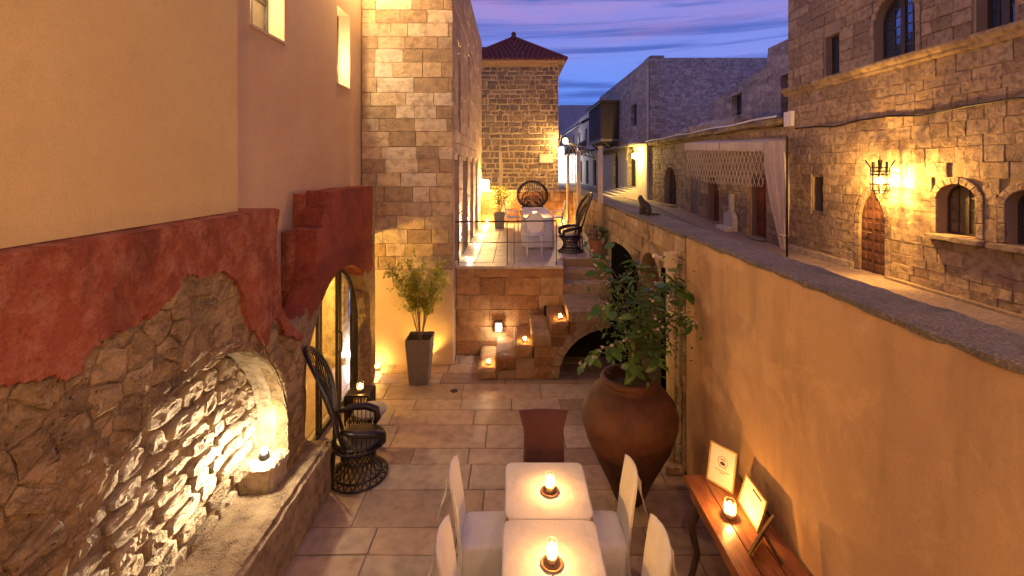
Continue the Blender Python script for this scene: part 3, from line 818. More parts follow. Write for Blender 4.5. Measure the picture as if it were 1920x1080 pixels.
mk('backing', *box(-2.94, -2.77, 6.05, 8.19, 2.42, 3.44), 'red', gate); mk('backing', *box(-2.94, -2.77, 5.14, 5.44, 0, 1.72), 'gatewall', gate); mk('backing', *box(-2.94, -2.77, 5.74, 5.95, 1.9, 2.98), 'red', gate)
gw = mk('masonry', gv, gf, 'gatewall', gate)
bm = bmesh.new(); bm.from_mesh(gw.data)
bmesh.ops.subdivide_edges(bm, edges=[e for e in bm.edges if e.calc_length() > .25], cuts=3, use_grid_fill=True)
bmesh.ops.triangulate(bm, faces=bm.faces); 
bmesh.ops.subdivide_edges(bm, edges=[e for e in bm.edges if e.calc_length() > .18], cuts=1); bmesh.ops.triangulate(bm, faces=bm.faces)
for v in bm.verts:
    q = v.co+Vector(gate.location); v.co += Vector((noise.noise(q*3), noise.noise(q*3+Vector((5, 1, 2))), noise.noise(q*3+Vector((1, 8, 2)))))*.022
bm.to_mesh(gw.data); bm.free()
gd = thing('glass_gate', 'dark steel framed glass doors inside the arched gateway', 'door', (-2.8, 6.8, 0))
GB = BL(-2.72)
for a, b in ((5.5, 6.38), (6.4, 7.08), (7.12, 7.71), (7.75, 7.93)):
    inn = ga.grow(-.02)
    pan = clip_convex(rect(a, b, .01, 2.4), inn.outline(24))
    fr_in = clip_convex(rect(a+.05, b-.05, .08, 2.4), ga.grow(-.085).outline(24))
    if len(pan) > 2 and len(fr_in) > 2:
        lf = mk('door_leaf', *panel(GB, pan, [fr_in], .045), 'steel', gd)
        mk('glass_pane', *prism(GB, fr_in, -.026, -.02), 'pane', lf)
mk('pull_handle', *tube([(-2.71, 7.0, .95), (-2.65, 7.0, .97), (-2.65, 7.0, 1.25), (-2.71, 7.0, 1.27)], .012), 'iron', gd)

# ------------------------------------------------------------------ stone house on the left
YS = 8.75
sh = thing('stone_house', 'tall pale ashlar stone house with slit windows beside the raised terrace', 'house', (-2, 12, 0))
ZH = 8.3
slit1 = Arch(9.55, 10.05, 4.8, 6.3); slit2 = Arch(11.7, 12.05, 5.1, 6.6)
drs = [Arch(9.05, 9.75, ZT, 3.95), Arch(10.5, 11.5, ZT, 3.95), Arch(12.3, 13.1, ZT, 3.95), Arch(13.9, 14.7, ZT, 3.95)]
mk('front_core', *box(-2.93, XF-.03, YS+.03, YS+.5, 0, ZH), 'ashlar_mortar', sh)
mk('facade_core', *panel(BL(XF-.03), rect(YS+.035, 16.5, 0, ZH), [a.outline() for a in drs+[slit1, slit2]], .4), 'ashlar_mortar', sh)
mk('roof_slab', *box(-6, XF-.05, YS+.2, 16.5, ZH-.2, ZH+.02), 'ashlar_mortar', sh)
mk('plinth', *rough_box(-2.94, XF+.02, YS-.04, YS+.1, 0, 1.83, .12, .006, 3, .01), 'plinth', sh)
lay(BF(YS), courses(-2.93, XF, 1.84, ZH, (.23, .30), (.32, .74), .006, (), .003), sh, 'ashlar', 'ashlar_block', -.05, .004, .005, .006, .004)
FB = BL(XF)
lay(FB, courses(YS+.02, 16.5, .0, ZH, (.22, .29), (.35, .8), .006, drs+[slit1, slit2], .003), sh, 'rosy', 'ashlar_block', -.05, .002, .004, .005, .003, 120, lambda p: (p[1][0]-p[0][0])/p[0][0]**2)
for a, pm in ((slit1, 'darkpane'), (slit2, 'curtain')):
    glazing(sh, FB, a, .18, 1, 2, .04, 'framewood', pm)
    if a is slit2: lamp('slit_light', (XF-.07, 11.8, 5.6), 1.2, (1, .7, .3), sh, .03)
for a in drs:
    plank_door(sh, FB, a, .22, 'greywood', 2, 3, 'shutter_door')

# ------------------------------------------------------------------ terrace
ter = thing('terrace', 'raised stone terrace paved with pale slabs above the courtyard', 'terrace', (0, 12, 0))
# plan: stair well cut out at front right
XS0, XS1 = .98, XP     # stairwell
mk('fill', *panel(BT(ZT-.035), [(XF, YT0+.03), (XS0, YT0+.03), (XS0, 10.0), (XS1+.1, 10.0), (XS1+.1, YT1), (XF, YT1)], [], 1.75), 'brown_mortar', ter)
lay(BF(YT0), courses(XF+.005, XS0+.02, .0, ZT-.06, (.27, .36), (.3, .62), .006, (), .003), ter, 'terrace_stone', 'wall_block', -.05, .006, .006, .007, .005)
edge_ = Acc()
u = XF
while u < XS0+.02:
    b = min(u+RND.uniform(.4, .7), XS0+.02); v, f = stone_vf(BF(YT0), rect(u+.003, b-.003, ZT-.058, ZT-.004), -.3, .03, .006, .002); mk('edge_stone', v, f, 'tile_t', ter, fix=False); u = b
cw = .37; k = 0
u = XF
while u < XP-.02:
    b = min(u+cw, XP); y = YT0+.3-RND.uniform(0, .3); y = max(y, YT0+.005)
    yy = YT0+.31 if u < XS0-.1 else 10.01
    while yy < YT1-.01:
        e = min(yy+RND.uniform(.55, .95), YT1)
        if YT1-e < .2: e = YT1
        v, f = stone_vf(BT(ZT), rect(u+.004, b-.004, yy+.004, e-.004), -.03, jit(.002), .005, .001); mk('terrace_slab', v, f, 'tile_t', ter, fix=False); yy = e
    u = b
# back wall of the terrace
bw = thing('terrace_back_wall', 'low stone wall closing the back of the terrace', 'wall', (.5, YT1, ZT))
mk('core', *box(XF, XP, YT1+.01, YT1+.35, 1.2, 2.93), 'brown_mortar', bw)
lay(BF(YT1), courses(XF, XP, ZT+.002, 2.9, (.2, .3), (.3, .55), .01, (), .006), bw, 'terrace_stone', 'wall_block', -.02, .012, .01, .012, .008)
mk('coping', *rough_box(XF, XP+.05, YT1-.05, YT1+.4, 2.9, 2.98, .1, .01, 4, .015), 'street_wall', bw)

# ------------------------------------------------------------------ stairs
stair = thing('stone_stairs', 'worn stone steps climbing from the courtyard to the terrace over a dark arch', 'stairs', (.4, 8.65, 0))
Y0s, Y1s = 8.1, 9.18
run, rise = .315, .205
x = -.655; steps = []
for i in range(5):
    x1 = x+run+(.02 if i % 2 else 0); z = rise*(i+1)+.0
    steps.append((x, x1, z)); x = x1
XL = x
# treads as worn blocks with a low kerb on the outer edge of alternate steps
for i, (a, b, z) in enumerate(steps):
    mk('step', *rough_box(a, b+.03, Y0s, Y1s, max(0, z-.235), z, .05, .014, 6, .02, False), 'terrace_stone', stair)
mk('landing', *rough_box(XL, 1.72, Y0s, Y1s+.05, 1.02, 1.23, .07, .007, 5, .015, False), 'street_wall', stair)
mk('step', *rough_box(XS0+.02, 2.1, 9.24, 9.62, 1.05, 1.43, .07, .007, 5, .015), 'street_wall', stair)
mk('step', *rough_box(XS0+.02, 2.1, 9.62, 9.99, 1.1, 1.63, .07, .007, 5, .015), 'street_wall', stair)
# side wall under the flight, with half arch
sa = []
arch_c = 1.78
for i in range(13):
    a = pi-(pi/2)*i/12; sa.append((arch_c+ .98*cos(a), .02+.9*sin(a)))
out = [(steps[0][1]+.02, 0)]
for (a, b, z) in steps[1:]:
    out += [(a+.02, z-.21), (a+.02, z-.24)] if False else []
out = [(-.30, 0), (-.30, .16), (.03, .16), (.03, .37), (.36, .37), (.36, .58), (.68, .58), (.68, .79), (1.0, .79), (1.0, 1.02), (1.72, 1.02), (1.72, .92)]
out += [p for p in reversed(sa) if p[0] < 1.72]
mk('side_core', *panel(BF(Y0s+.05), out, [], .9), 'brown_mortar', stair)
class StepBlock:
    def block(s, va, vb):
        # void above the stepped outline and inside the arch
        r = []
        top = {.16: .03, .37: .36, .58: .68, .79: 1.0, 1.02: 9}
        lim = -.30
        for zt, xe in sorted(top.items()):
            if vb > zt+.01: lim = xe
        r.append((-5, lim))
        if va < .92:
            q = (va-.02)/.9; h_ = .98*sqrt(max(0, 1-q*q)); r.append((arch_c-h_-.1, 5))
        return r
lay(BF(Y0s+.05), courses(-.3, 1.72, 0, 1.02, (.16, .21), (.28, .5), .008, [StepBlock()], .004), stair, 'terrace_stone', 'wall_block', -.03, .012, .006, .008, .005)
for k in range(7):
    a0, a1 = pi-(pi/2)*k/7, pi-(pi/2)*(k+1)/7
    pl = [(arch_c+.98*cos(a0), .02+.9*sin(a0)), (arch_c+.98*cos(a1), .02+.9*sin(a1)), (arch_c+1.12*cos(a1), .02+1.04*sin(a1)), (arch_c+1.12*cos(a0), .02+1.04*sin(a0))]
    if max(p[0] for p in pl) < 1.78: mk('arch_stone', *stone_vf(BF(Y0s+.05), shrink(pl, .006), -.03, .03, .008, .003, False), 'street_wall', stair)
mk('arch_shade_panel', *box(.6, 2.1, 9.1, 9.19, 0, 1.0), 'void', stair)  # black panel, paints the shade under the stair arch

# ------------------------------------------------------------------ parapets to the street
pw = thing('plastered_parapet', 'thick peach plastered boundary wall with rough grey top', 'wall', (2.3, 3, 0))
mk('plaster', *rough_box(XP, XPO, -1.2, 5.63, -.02, ZP-.03, .14, .006, 2, .01), 'peach_wall', pw)
mk('cap', *rough_box(XP-.012, XPO+.012, -1.2, 5.645, ZP-.055, ZP, .05, .013, 6, .016), 'cap', pw)
sw = thing('street_parapet', 'old stone parapet between terrace and street with an arched doorway', 'wall', (2.3, 10, 0))
dw = Arch(6.45, 7.6, 0, 1.85, .62)
mk('core', *panel(BR(XP+.03), rect(5.66, 20, 0, ZP-.06), [dw.outline()], .42), 'brown_mortar', sw)
PB = BR(XP)
lay(PB, courses(5.66, YT1, 0.0, ZP-.06, (.16, .28), (.26, .6), .012, [dw.grow(.16)], .008), sw, 'street_wall', 'stone', -.04, .015, .012, .012, .01, 290, lambda p: (p[1][0]-p[0][0])/p[0][0]**2*(1 if p[0][1] > 1.2 else .3))
voussoirs(PB, dw, .15, 11, sw, 'street_wall')
mk('door_shade_panel', *box(XPO+.0, XPO+.05, 6.3, 7.8, 0, 2.6), 'void', sw)  # flat black backing, shade of the doorway put into its colour
mk('cap', *rough_box(XP-.03, XPO+.06, 5.65, 20, ZP-.07, ZP, .12, .012, 4, .02), 'cap', sw)
dd = thing('black_doors', 'pair of tall black doors standing open at the arched doorway', 'door', (2.1, 7.0, 0))
def leaf(hx, hy, ex, ey, flip):
    U = Vector((ex-hx, ey-hy, 0)); L = U.length; U.normalize(); N = Vector((-U.y, U.x, 0))
    B = Basis((hx, hy, 0), U, (0, 0, 1), N)
    pl = [(0, .02), (L, .02)]+[(L*(1-sin(a)), 1.85+.62*cos(a)) for a in [pi/2*k/10 for k in range(11)]]
    lf = mk('door_leaf', *prism(B, pl, 0, .05), 'blackdoor', dd)
    for k in range(1, 4): mk('batten', *prism(B, rect(.04, L-.03, .45*k-.04, .45*k+.06), .051, .07), 'blackdoor', lf)
leaf(2.08, 7.62, 1.76, 8.08, 1); leaf(2.08, 6.42, 1.93, 5.98, -1)
dp = thing('drainpipe', 'cream drainpipe standing at the end of the plastered wall', 'pipe', (1.98, 5.75, 0))
mk('pipe', *tube([(1.98, 5.75, .1), (1.98, 5.75, 2.62)], .055, 14), 'cream', dp, smooth=True)
mk('socket', *lathe([(.06, 2.5), (.085, 2.55), (.085, 2.72), (.06, 2.72), (.06, 2.7)], (1.98, 5.75, 0), 14), 'cream', dp)
mk('foot', *rough_box(1.86, 2.1, 5.6, 5.9, 0, .1, .06, .004, 5, .01), 'street_wall', dp)
mk('spout', *tube([(1.93, 5.75, 2.62), (1.8, 5.75, 2.66), (1.76, 5.75, 2.68)], .03, 10), 'cream', dp)

# ------------------------------------------------------------------ tower house
YW = 19.0
tw = thing('tower_house', 'square rubble stone tower with red tiled hip roof behind the terrace', 'house', (.2, YW, 1.5))
tx0, tx1, tz1 = -1.75, 1.85, 8.1
mk('masonry', *box(tx0, tx1, YW+.02, YW+4.2, 1.3, tz1), 'tower_mortar', tw)
lay(BF(YW), courses(tx0, tx1, 2.5, tz1-.12, (.16, .29), (.15, .5), .05, (), .026), tw, 'tower_stone', 'stone', -.02, .012, .01, .02, .016, 300, lambda p: p[0][1])
lay(BR(tx1), [], tw, 'tower_stone')
v_, f_ = stone_vf(BF(YW), rect(-.64, -.5, 2.5, 4.45), -.02, .05, .02, .01); mk('buttress', v_, f_, 'tower_mortar', tw)
mk('eave', *box(tx0-.25, tx1+.25, YW-.25, YW+4.45, tz1, tz1+.12), 'eave', tw)
# hip roof built of tile courses
rf_a = Acc(); apx = Vector((-.02, YW+2.1, 9.75)); e0 = [Vector((tx0-.32, YW-.32, tz1+.12)), Vector((tx1+.32, YW-.32, tz1+.12)), Vector((tx1+.32, YW+4.5, tz1+.12)), Vector((tx0-.32, YW+4.5, tz1+.12))]
roof = mk('roof', [*e0, apx], [(0, 1, 4), (1, 2, 4), (2, 3, 4), (3, 0, 4)], 'roof', tw)
rows = 13
tl = Acc()
for s in range(4):
    a, b = e0[s], e0[(s+1) % 4]; nrm = (b-a).cross(apx-a).normalized()
    if nrm.z < 0: nrm = -nrm
    for r in range(rows):
        t0, t1 = r/rows, min(1, (r+1.15)/rows)
        p0, p1 = a.lerp(apx, t0), b.lerp(apx, t0); q0, q1 = a.lerp(apx, t1), b.lerp(apx, t1)
        nn = max(1, int((p1-p0).length/.21))
        for k in range(nn):
            m0, m1 = p0.lerp(p1, (k+.08)/nn), p0.lerp(p1, (k+.92)/nn); k0, k1 = q0.lerp(q1, (k+.16)/nn), q0.lerp(q1, (k+.84)/nn)
            c0, c1 = (m0+m1)/2, (k0+k1)/2; up = nrm*(.075+jit(.008))
            n = len(tl.v); tl.v += [m0, c0+up, m1, k0, c1+up*.6, k1]; tl.f += [(n, n+1, n+4, n+3), (n+1, n+2, n+5, n+4), (n, n+2, n+1)]
tl.mk('roof_tiles', 'roof', tw, kind='stuff', fix=False)
for i in range(4): mk('ridge', *tube([e0[i]+Vector((0, 0, .05)), apx+Vector((0, 0, .06))], .07, 6), 'roof', roof)
mk('finial', *lathe([(.13, 0), (.15, .12), (.1, .2), (.12, .28), (.05, .36)], (apx.x, apx.y, apx.z-.05), 10), 'roof', roof)
ws = thing('wing_roof', 'lower dark red tiled roof behind the tower', 'roof', (-2.5, 22, 8))
mk('roof_slope', [(-6, 21, 8.2), (-.6, 21, 8.2), (-.6, 23.5, 10.0), (-6, 23.5, 10.0), (-.6, 26, 8.2), (-6, 26, 8.2)], [(0, 1, 2, 3), (3, 2, 4, 5), (1, 4, 2), (0, 3, 5), (0, 5, 4, 1)], 'roof', ws)
mk('wall', *box(-6, -.7, 21.2, 25.8, 1.3, 8.2), 'tower_mortar', ws)
pq = tag(mk('wall_plaque', *panel(BF(YW-.06), rect(1.07, 1.63, 3.98, 4.33), [rect(1.1, 1.6, 4.01, 4.3)], .05), 'sign'), 'pale rectangular plaque with raised border on the tower wall', 'plaque')
mk('field', *prism(BF(YW-.04), rect(1.09, 1.61, 4.0, 4.31), -.02, 0), 'sign', pq)

# lamp hung from the tower corner
sl = thing('corner_lamp', 'bright street lamp on an iron arm at the tower corner', 'lamp', (1.85, 18.6, 4.85))
mk('arm', *tube([(1.84, 18.99, 4.6), (1.95, 18.8, 5.15), (2.08, 18.5, 5.1), (2.08, 18.5, 5.0)], .018, 6), 'iron', sl)
mk('globe', *lathe([(.0, -.12), (.07, -.11), (.1, -.04), (.1, .04), (.06, .1), (0, .12)], (2.08, 18.5, 4.86), 14), 'lamp_y', sl)
mk('cap', *lathe([(.13, .1), (.06, .16), (.0, .18)], (2.08, 18.5, 4.86), 12), 'iron', sl)
lamp('corner_light', (2.08, 18.5, 4.84), 280, (1, .60, .20), sl, .08)

# ------------------------------------------------------------------ town house on the right
HB = BR(XH)
th = thing('town_house', 'large stone town house with arched windows and a carved wooden door', 'house', (XH, 10, 1.1))
door1 = Arch(11.03, 11.85, 1.14, 2.35, .88)
win1 = Arch(8.86, 9.68, 2.4, 3.12, .33); win2 = Arch(7.5, 8.33, 2.4, 3.1, .3)
slit = Arch(13.28, 13.76, 2.49, 3.5); usm = Arch(12.63, 13.19, 6.4, 7.55)
ubig = Arch(10.2, 11.36, 6.4, 7.3, .62); ur = Arch(8.2, 8.89, 6.4, 8.3); ur2 = Arch(6.0, 6.9, 6.4, 8.3)
ops = [door1, win1, win2, slit, usm, ubig, ur, ur2]
mk('wall_core', *panel(BR(XH+.03), rect(4.5, 14.95, .9, 11.5), [a.outline() for a in ops], .5), 'town_mortar', th)
mk('end_wall', *box(XH+.53, XH+7, 4.5, 14.9, .9, 11.5), 'town_mortar', th)
bl = [door1.grow(.17), win1.grow(.15), win2.grow(.15), slit.grow(.02), usm.grow(.05), ubig.grow(.14), ur.grow(.05), ur2.grow(.05)]
sz = lambda p: (p[1][0]-p[0][0])/p[0][0]**2*(p[2][1]-p[0][1])*(1 if (7.7 < p[0][0]) else .01)*(1 if p[0][1] < 3.8+.37*p[0][0]+.2 else .01)
P_ = courses(4.6, 14.95, 1.1, 6.12, (.2, .33), (.26, .58), .007, bl, .006)+courses(4.6, 14.95, 6.34, 11.4, (.28, .36), (.35, .7), .012, bl, .006)
lay(HB, P_, th, 'town_stone', 'stone', -.04, .006, .007, .008, .007, 300, sz)
for a, n, t_ in ((door1, 13, .16), (win1, 9, .15), (win2, 9, .15), (ubig, 13, .13)): voussoirs(HB, a, t_, n, th, 'town_stone', w=.024)
for a, t_ in ((door1, .16), (win1, .14), (win2, .14), (ubig, .13)):   # jamb stones
    v = a.v0
    while v < a.vs-.02:
        e = min(v+RND.uniform(.25, .4), a.vs)
        for s in (0, 1):
            r = rect(a.u0-t_, a.u0-.003, v+.004, e-.004) if s == 0 else rect(a.u1+.003, a.u1+t_, v+.004, e-.004)
            mk('jamb_stone', *stone_vf(HB, r, -.05, .024+jit(.004), .01, .004), 'town_stone', th, fix=False)
        v = e
# moulded string course
cr_p = [(0, 0), (.05, 0), (.09, .05), (.09, .09), (.15, .14), (.18, .2), (.18, .25), (0, .25)]
u = 4.5
while u < 14.96:
    e = min(u+RND.uniform(.7, 1.2), 15.06); Bc = Basis((XH, u, 6.11), (-1, 0, 0), (0, 0, 1), (0, 1, 0))
    mk('cornice_block', *prism(Bc, cr_p, .004, e-u-.004), 'town_stone', th); u = e
# door, windows, sills
plank_door(th, HB, door1, .05, 'door', 4, 8)
mk('threshold', *rough_box(XH-.22, XH+.3, 10.85, 12.05, 1.05, 1.13, .12, .006, 5, .012), 'street_wall', th)
glazing(th, HB, win1, .22, 4, 4, .05, 'framewood', 'curtain', .028, 2); glazing(th, HB, win2, .22, 4, 4, .05, 'framewood', 'darkpane', .028, 2)
glazing(th, HB, slit, .3, 1, 2, .04); glazing(th, HB, usm, .22, 2, 4, .05, 'framewood', 'darkpane', .025)
glazing(th, HB, ubig, .22, 4, 6, .06, 'framewood', 'darkpane', .028, 2); glazing(th, HB, ur, .25, 4, 5, .06, 'framewood', 'darkpane', .03, 2); glazing(th, HB, ur2, .25, 4, 5, .06, 'framewood', 'darkpane', .03, 2)
for a in (win1, win2): mk('window_sill', *rough_box(XH-.2, XH+.28, a.u0-.2, a.u1+.2, a.v0-.12, a.v0-.01, .1, .006, 5, .015, False), 'town_stone', th)
mk('plinth', *rough_box(XH-.16, XH+.02, 12.0, 14.9, 1.0, 1.3, .14, .01, 4, .02), 'street_wall', th)
mk('plinth', *rough_box(XH-.16, XH+.02, 4.6, 10.9, 1.0, 1.2, .14, .01, 4, .02), 'street_wall', th)
cb = tag(mk('wall_cable', *tube([(XH-.03, 4.6+i*.9, 4.98+.03*sin(i*1.9)+(.02 if i % 3 else -.02)) for i in range(12)], .022, 6), 'iron'), 'black cable strung along the front of the stone town house', 'cable')
mb = thing('meter_box', 'white meter box fixed to the corner of the stone town house', 'box', (XH-.1, 14.75, 5.1))
mk('case', *rough_box(XH-.16, XH-.015, 14.55, 14.95, 5.1, 5.6, .2, .0, 1, .015, False), 'white', mb)
mk('lid_seam', *box(XH-.168, XH-.161, 14.6, 14.9, 5.15, 5.55), 'white', mb)
# wrought iron lantern
ln = thing('wrought_iron_lantern', 'wrought iron crown lantern glowing beside the carved wooden door', 'lamp', (8.5, 10.57, 3.2))
lc = Vector((8.5, 10.57, 3.5))
for z, r in ((-.3, .12), (-.24, .17), (-.1, .175), (.12, .175), (.2, .175), (.28, .175)):
    mk('band', *tube([lc+Vector((r*cos(2*pi*k/20), r*sin(2*pi*k/20), z)) for k in range(20)], .016, 5, closed=True), 'iron', ln)
for k in range(8):
    a = 2*pi*k/8; c, s = cos(a), sin(a); fl = .1 if k % 2 else 0
    mk('bar', *tube([lc+Vector((.12*c, .12*s, -.3)), lc+Vector((.17*c, .17*s, -.22)), lc+Vector((.175*c, .175*s, .28)), lc+Vector(((.175+fl)*c, (.175+fl)*s, .42+fl*.4))], .015, 5), 'iron', ln)
mk('spike', *tube([lc+Vector((0, 0, .1)), lc+Vector((0, 0, .55))], .012, 6), 'iron', ln)
mk('bracket', *tube([(XH-.02, 10.57, 3.62), (8.7, 10.57, 3.7), (8.52, 10.57, 3.62)], .014, 6), 'iron', ln)
mk('bulb', *lathe([(0, -.1), (.05, -.08), (.075, -.02), (.07, .04), (.03, .1), (0, .11)], lc+Vector((0, 0, -.03)), 14), 'lamp_y', ln)
lamp('lantern_light', lc+Vector((0, 0, -.02)), 850, (1, .52, .12), ln, .05)

# ------------------------------------------------------------------ shop row with awning
sr = thing('shop_row', 'low stone shop row with arched doors under a rubble roof edge', 'building', (XH, 22, 1.2))
da = Arch(25.1, 27.4, 1.6, 2.9, .85); db = Arch(20.05, 21.1, 1.25, 2.75, .6); dc = Arch(16.3, 17.4, 1.2, 3.5); de = Arch(22.2, 23.1, 1.3, 3.2)
da = Arch(25.3, 27.2, 1.62, 3.0, .8)
top_ = lambda y: 5.15+.4*(y-15)/15
mk('wall_core', *panel(BR(XH+.03), [(14.96, .9), (29.9, .9), (29.9, top_(29.9)), (14.96, top_(15))], [a.outline() for a in (da, db, dc, de)], .5), 'town_mortar', sr)
lay(HB, courses(14.97, 29.9, 1.15, 5.1, (.22, .34), (.4, .8), .014, [da.grow(.1), db.grow(.14), dc.grow(.1), de.grow(.06)], .01), sr, 'town_stone', 'stone', -.04, .014, .012, .014, .01, 150, lambda p: -p[0][0])
voussoirs(HB, db, .14, 9, sr, 'town_stone'); voussoirs(HB, da, .14, 9, sr, 'town_stone')
plank_door(sr, HB, da, .3, 'darkwood', 2, 4); plank_door(sr, HB, db, .28, 'reddoor', 2, 4); plank_door(sr, HB, dc, .28, 'reddoor', 4, 4); plank_door(sr, HB, de, .05, 'greywood', 1, 1, 'board_door', False)
mk('roof_edge', *rough_box(XH-.35, XH+3.2, 14.97, 30, 5.2, 5.45, .3, .07, 1.2, .06, False), 'rubble', sr)
mk('roof_flashing', *tube([(XH-.38, 15+i*1.5, 5.47+.03*sin(i*2.3)) for i in range(11)], .035, 5), 'white', sr)
for a in (da, db, dc): mk('doorstep', *rough_box(XH-.35, XH+.25, a.u0-.15, a.u1+.15, zs(a.c)+.05, a.v0, .2, .008, 3, .015), 'street_wall', sr)
# heap of roof rubble
mk('roof_rubble', *rough_box(XH+.1, XH+2.5, 19, 29, 5.4, 5.95, .3, .16, .9, .2, False), 'far_stone', sr)
aw = thing('shop_awning', 'cream canvas awning with diamond trellis screen in front of the shops', 'awning', (8.1, 18, 3))
XA = 8.1; AB = BR(XA)
for i in range(2):
    a, b = ((14.75, 17.9), (17.95, 21.6))[i]
    nV = 26; vv, ff_ = [], []
    for k in range(nV+1):
        y = a+(b-a)*k/nV; zt = 4.62+.045*(y-14.75)
        for (xx, dz) in ((XH-.02, .12), (XA, 0.), (XA-.015+.02*sin(k*1.7), -.2), (XA+.02*sin(k*1.7), -.32-.03*sin(k*2.6))): vv.append((xx, y, zt+dz))
    for k in range(nV):
        for q in range(3): ff_.append((k*4+q, k*4+q+1, k*4+q+5, k*4+q+4))
    mk('canopy', vv, ff_, 'canvas', aw, fix=False)
# trellis slats
conv = [(14.75, 3.15), (17.0, 3.0), (18.6, 3.12), (21.4, 3.1), (21.4, 4.6), (14.75, 4.3)]
for s in (-1, 1):
    n = 0; u = 12.5
    while u < 23.5:
        d = Vector((s*.55, 1)).normalized(); pr = Vector((d.y, -d.x))*.014; c = Vector((u, 3.6))
        q = [c-d*1.4-pr, c+d*1.4-pr, c+d*1.4+pr, c-d*1.4+pr]
        pl = clip_convex([(a.x, a.y) for a in q], conv)
        if len(pl) > 2: mk('slat', *prism(AB, pl, .012*s, .012*s+.01), 'canvas', aw)
        u += .27
cu_v, cu_f = [], []
nU, nV = 34, 22
for j in range(nV+1):
    t = j/nV; z = 4.62-t*3.3; gather = 1-.8*max(0, (t-.25)/.75)**1.1*(1 if t < .86 else 1)
    for i in range(nU+1):
        s = i/nU; y = 13.52+(1.3*(s))*gather+.0; x = XA+.085*sin(s*26+2*sin(t*2))*(.5+t)*gather+.03*sin(s*9+t*3)
        cu_v.append((x, y, z))
for j in range(nV):
    for i in range(nU): a = j*(nU+1)+i; cu_f.append((a, a+1, a+nU+2, a+nU+1))
mk('curtain', cu_v, cu_f, 'canvas', aw, smooth=True, fix=False)
mk('tie', *tube([(XA+.07*cos(k), 13.66+.15*sin(k), 1.75) for k in [2*pi*i/12 for i in range(12)]], .03, 6, closed=True), 'canvas', aw)
for y in (13.5,): mk('post', *tube([(XA, y, zs(y)), (XA, y, 4.7)], .03, 8), 'iron', aw)
fo = thing('street_fountain', 'white marble drinking fountain with a tall pillar against the shop wall', 'fountain', (8.7, 18.6, 1.2))
mk('pillar', *rough_box(8.8, 8.98, 18.5, 18.72, 1.2, 2.7, .15, .004, 4, .02), 'marble', fo)
mk('niche_slab', *prism(BR(8.74), Arch(18.2, 19.0, 1.2, 1.7, .3).outline(), -.2, 0), 'marble', fo)
mk('basin', *rough_box(8.4, 8.73, 18.15, 19.05, 1.15, 1.42, .12, .01, 4, .03), 'marble', fo)

# ------------------------------------------------------------------ houses farther up the street
h3 = thing('grey_house', 'tall grey plastered house rising behind the shop row', 'house', (XH, 30, 1.5))
s3 = Arch(33.4, 35.0, 6.9, 8.5); d3 = Arch(33.6, 36.0, 2.3, 4.3, 1.2); d4 = Arch(39.3, 41.5, 1.9, 4.2, .9)
mk('street_wall', *panel(BR(XH), rect(30.1, 48, 1.2, 11.1), [s3.outline(), d3.outline(), d4.outline()], .6), 'far_stone', h3)
mk('gable_wall', *box(XH+.01, 17.5, 30, 30.6, 1.2, 11.0), 'gable', h3)
mk('rear_block', *box(XH+.62, 17, 30.7, 48, 1.2, 10.9), 'blue_plaster', h3)
v = 1.5
while v < 10.9:   # corner quoins
    e = v+.42; w_ = .9 if int(v*2.4) % 2 else .55
    mk('quoin', *stone_vf(BF(30), rect(XH-.02, XH+w_, v+.01, e-.01), -.05, .03, .02, .01, False), 'far_stone', h3)
    mk('quoin', *stone_vf(BR(XH), rect(30.0, 30+w_*1.5, v+.01, e-.01), -.05, .03, .02, .01, False), 'far_stone', h3); v = e
mk('lower_render', *box(XH-.05, XH-.01, 30.2, 33.4, 1.4, 5.3), 'white_wall', h3)
mk('lower_render', *panel(BR(XH-.015), rect(33.42, 47.5, 1.4, 5.3), [d3.outline(), d4.outline()], .012), 'white_wall', h3)
plank_door(h3, HB, d3, .3, 'darkwood', 2, 4); plank_door(h3, HB, d4, .3, 'darkwood', 2, 4); glazing(h3, HB, s3, .25, 1, 2, .1)
voussoirs(BR(XH-.06), d3, .4, 11, h3, 'white_wall', w0=-.05, w=.05)
mk('lintel_band', *rough_box(XH-.7, XH, 30, 48, 5.3, 5.5, .5, .03, 1, .03, False), 'greywood', h3)
for k in range(6): mk('doorstep', *rough_box(XH-.5-.42*(5-k), XH, 33.0-.1*(5-k), 37.0, 1.4, 1.55+.13*k, .4, .01, 2, .02), 'white_wall', h3)
for k in range(4): mk('doorstep', *rough_box(XH-.4-.35*(3-k), XH, 38.8, 42, 1.4, 1.52+.12*k, .4, .01, 2, .02), 'white_wall', h3)
mk('downpipe', *tube([(XH-.12, 30.2, 1.6), (XH-.12, 30.2, 10.5)], .09, 8), 'white_wall', h3)
ory = thing('oriel_bay', 'dark wooden enclosed balcony bay projecting over the street', 'balcony', (XH, 41, 5.8))
mk('bay', *box(XH-1.5, XH, 39, 45.5, 6.2, 9.3), 'darkwood', ory)
mk('roof', *box(XH-1.75, XH, 38.7, 45.8, 9.31, 9.5), 'darkwood', ory)
mk('sill', *box(XH-1.6, XH, 38.9, 45.6, 6.0, 6.19), 'greywood', ory)
for k in range(7): mk('lattice_bar', *box(XH-1.56, XH-1.505, 39.2+k*.98, 39.35+k*.98, 6.4, 9.2), 'darkwood', ory)
for k in range(4): mk('lattice_bar', *box(XH-1.3+k*.38, XH-1.2+k*.38, 38.94, 38.995, 6.4, 9.2), 'darkwood', ory)
for k in range(4): mk('brace', *tube([(XH, 39.5+k*1.8, 5.0), (XH-1.3, 39.5+k*1.8, 6.0)], .09, 5), 'darkwood', ory)
sl2 = thing('doorway_lamp', 'small lamp shining on the wall by the arched far doorway', 'lamp', (XH-.6, 32, 4))
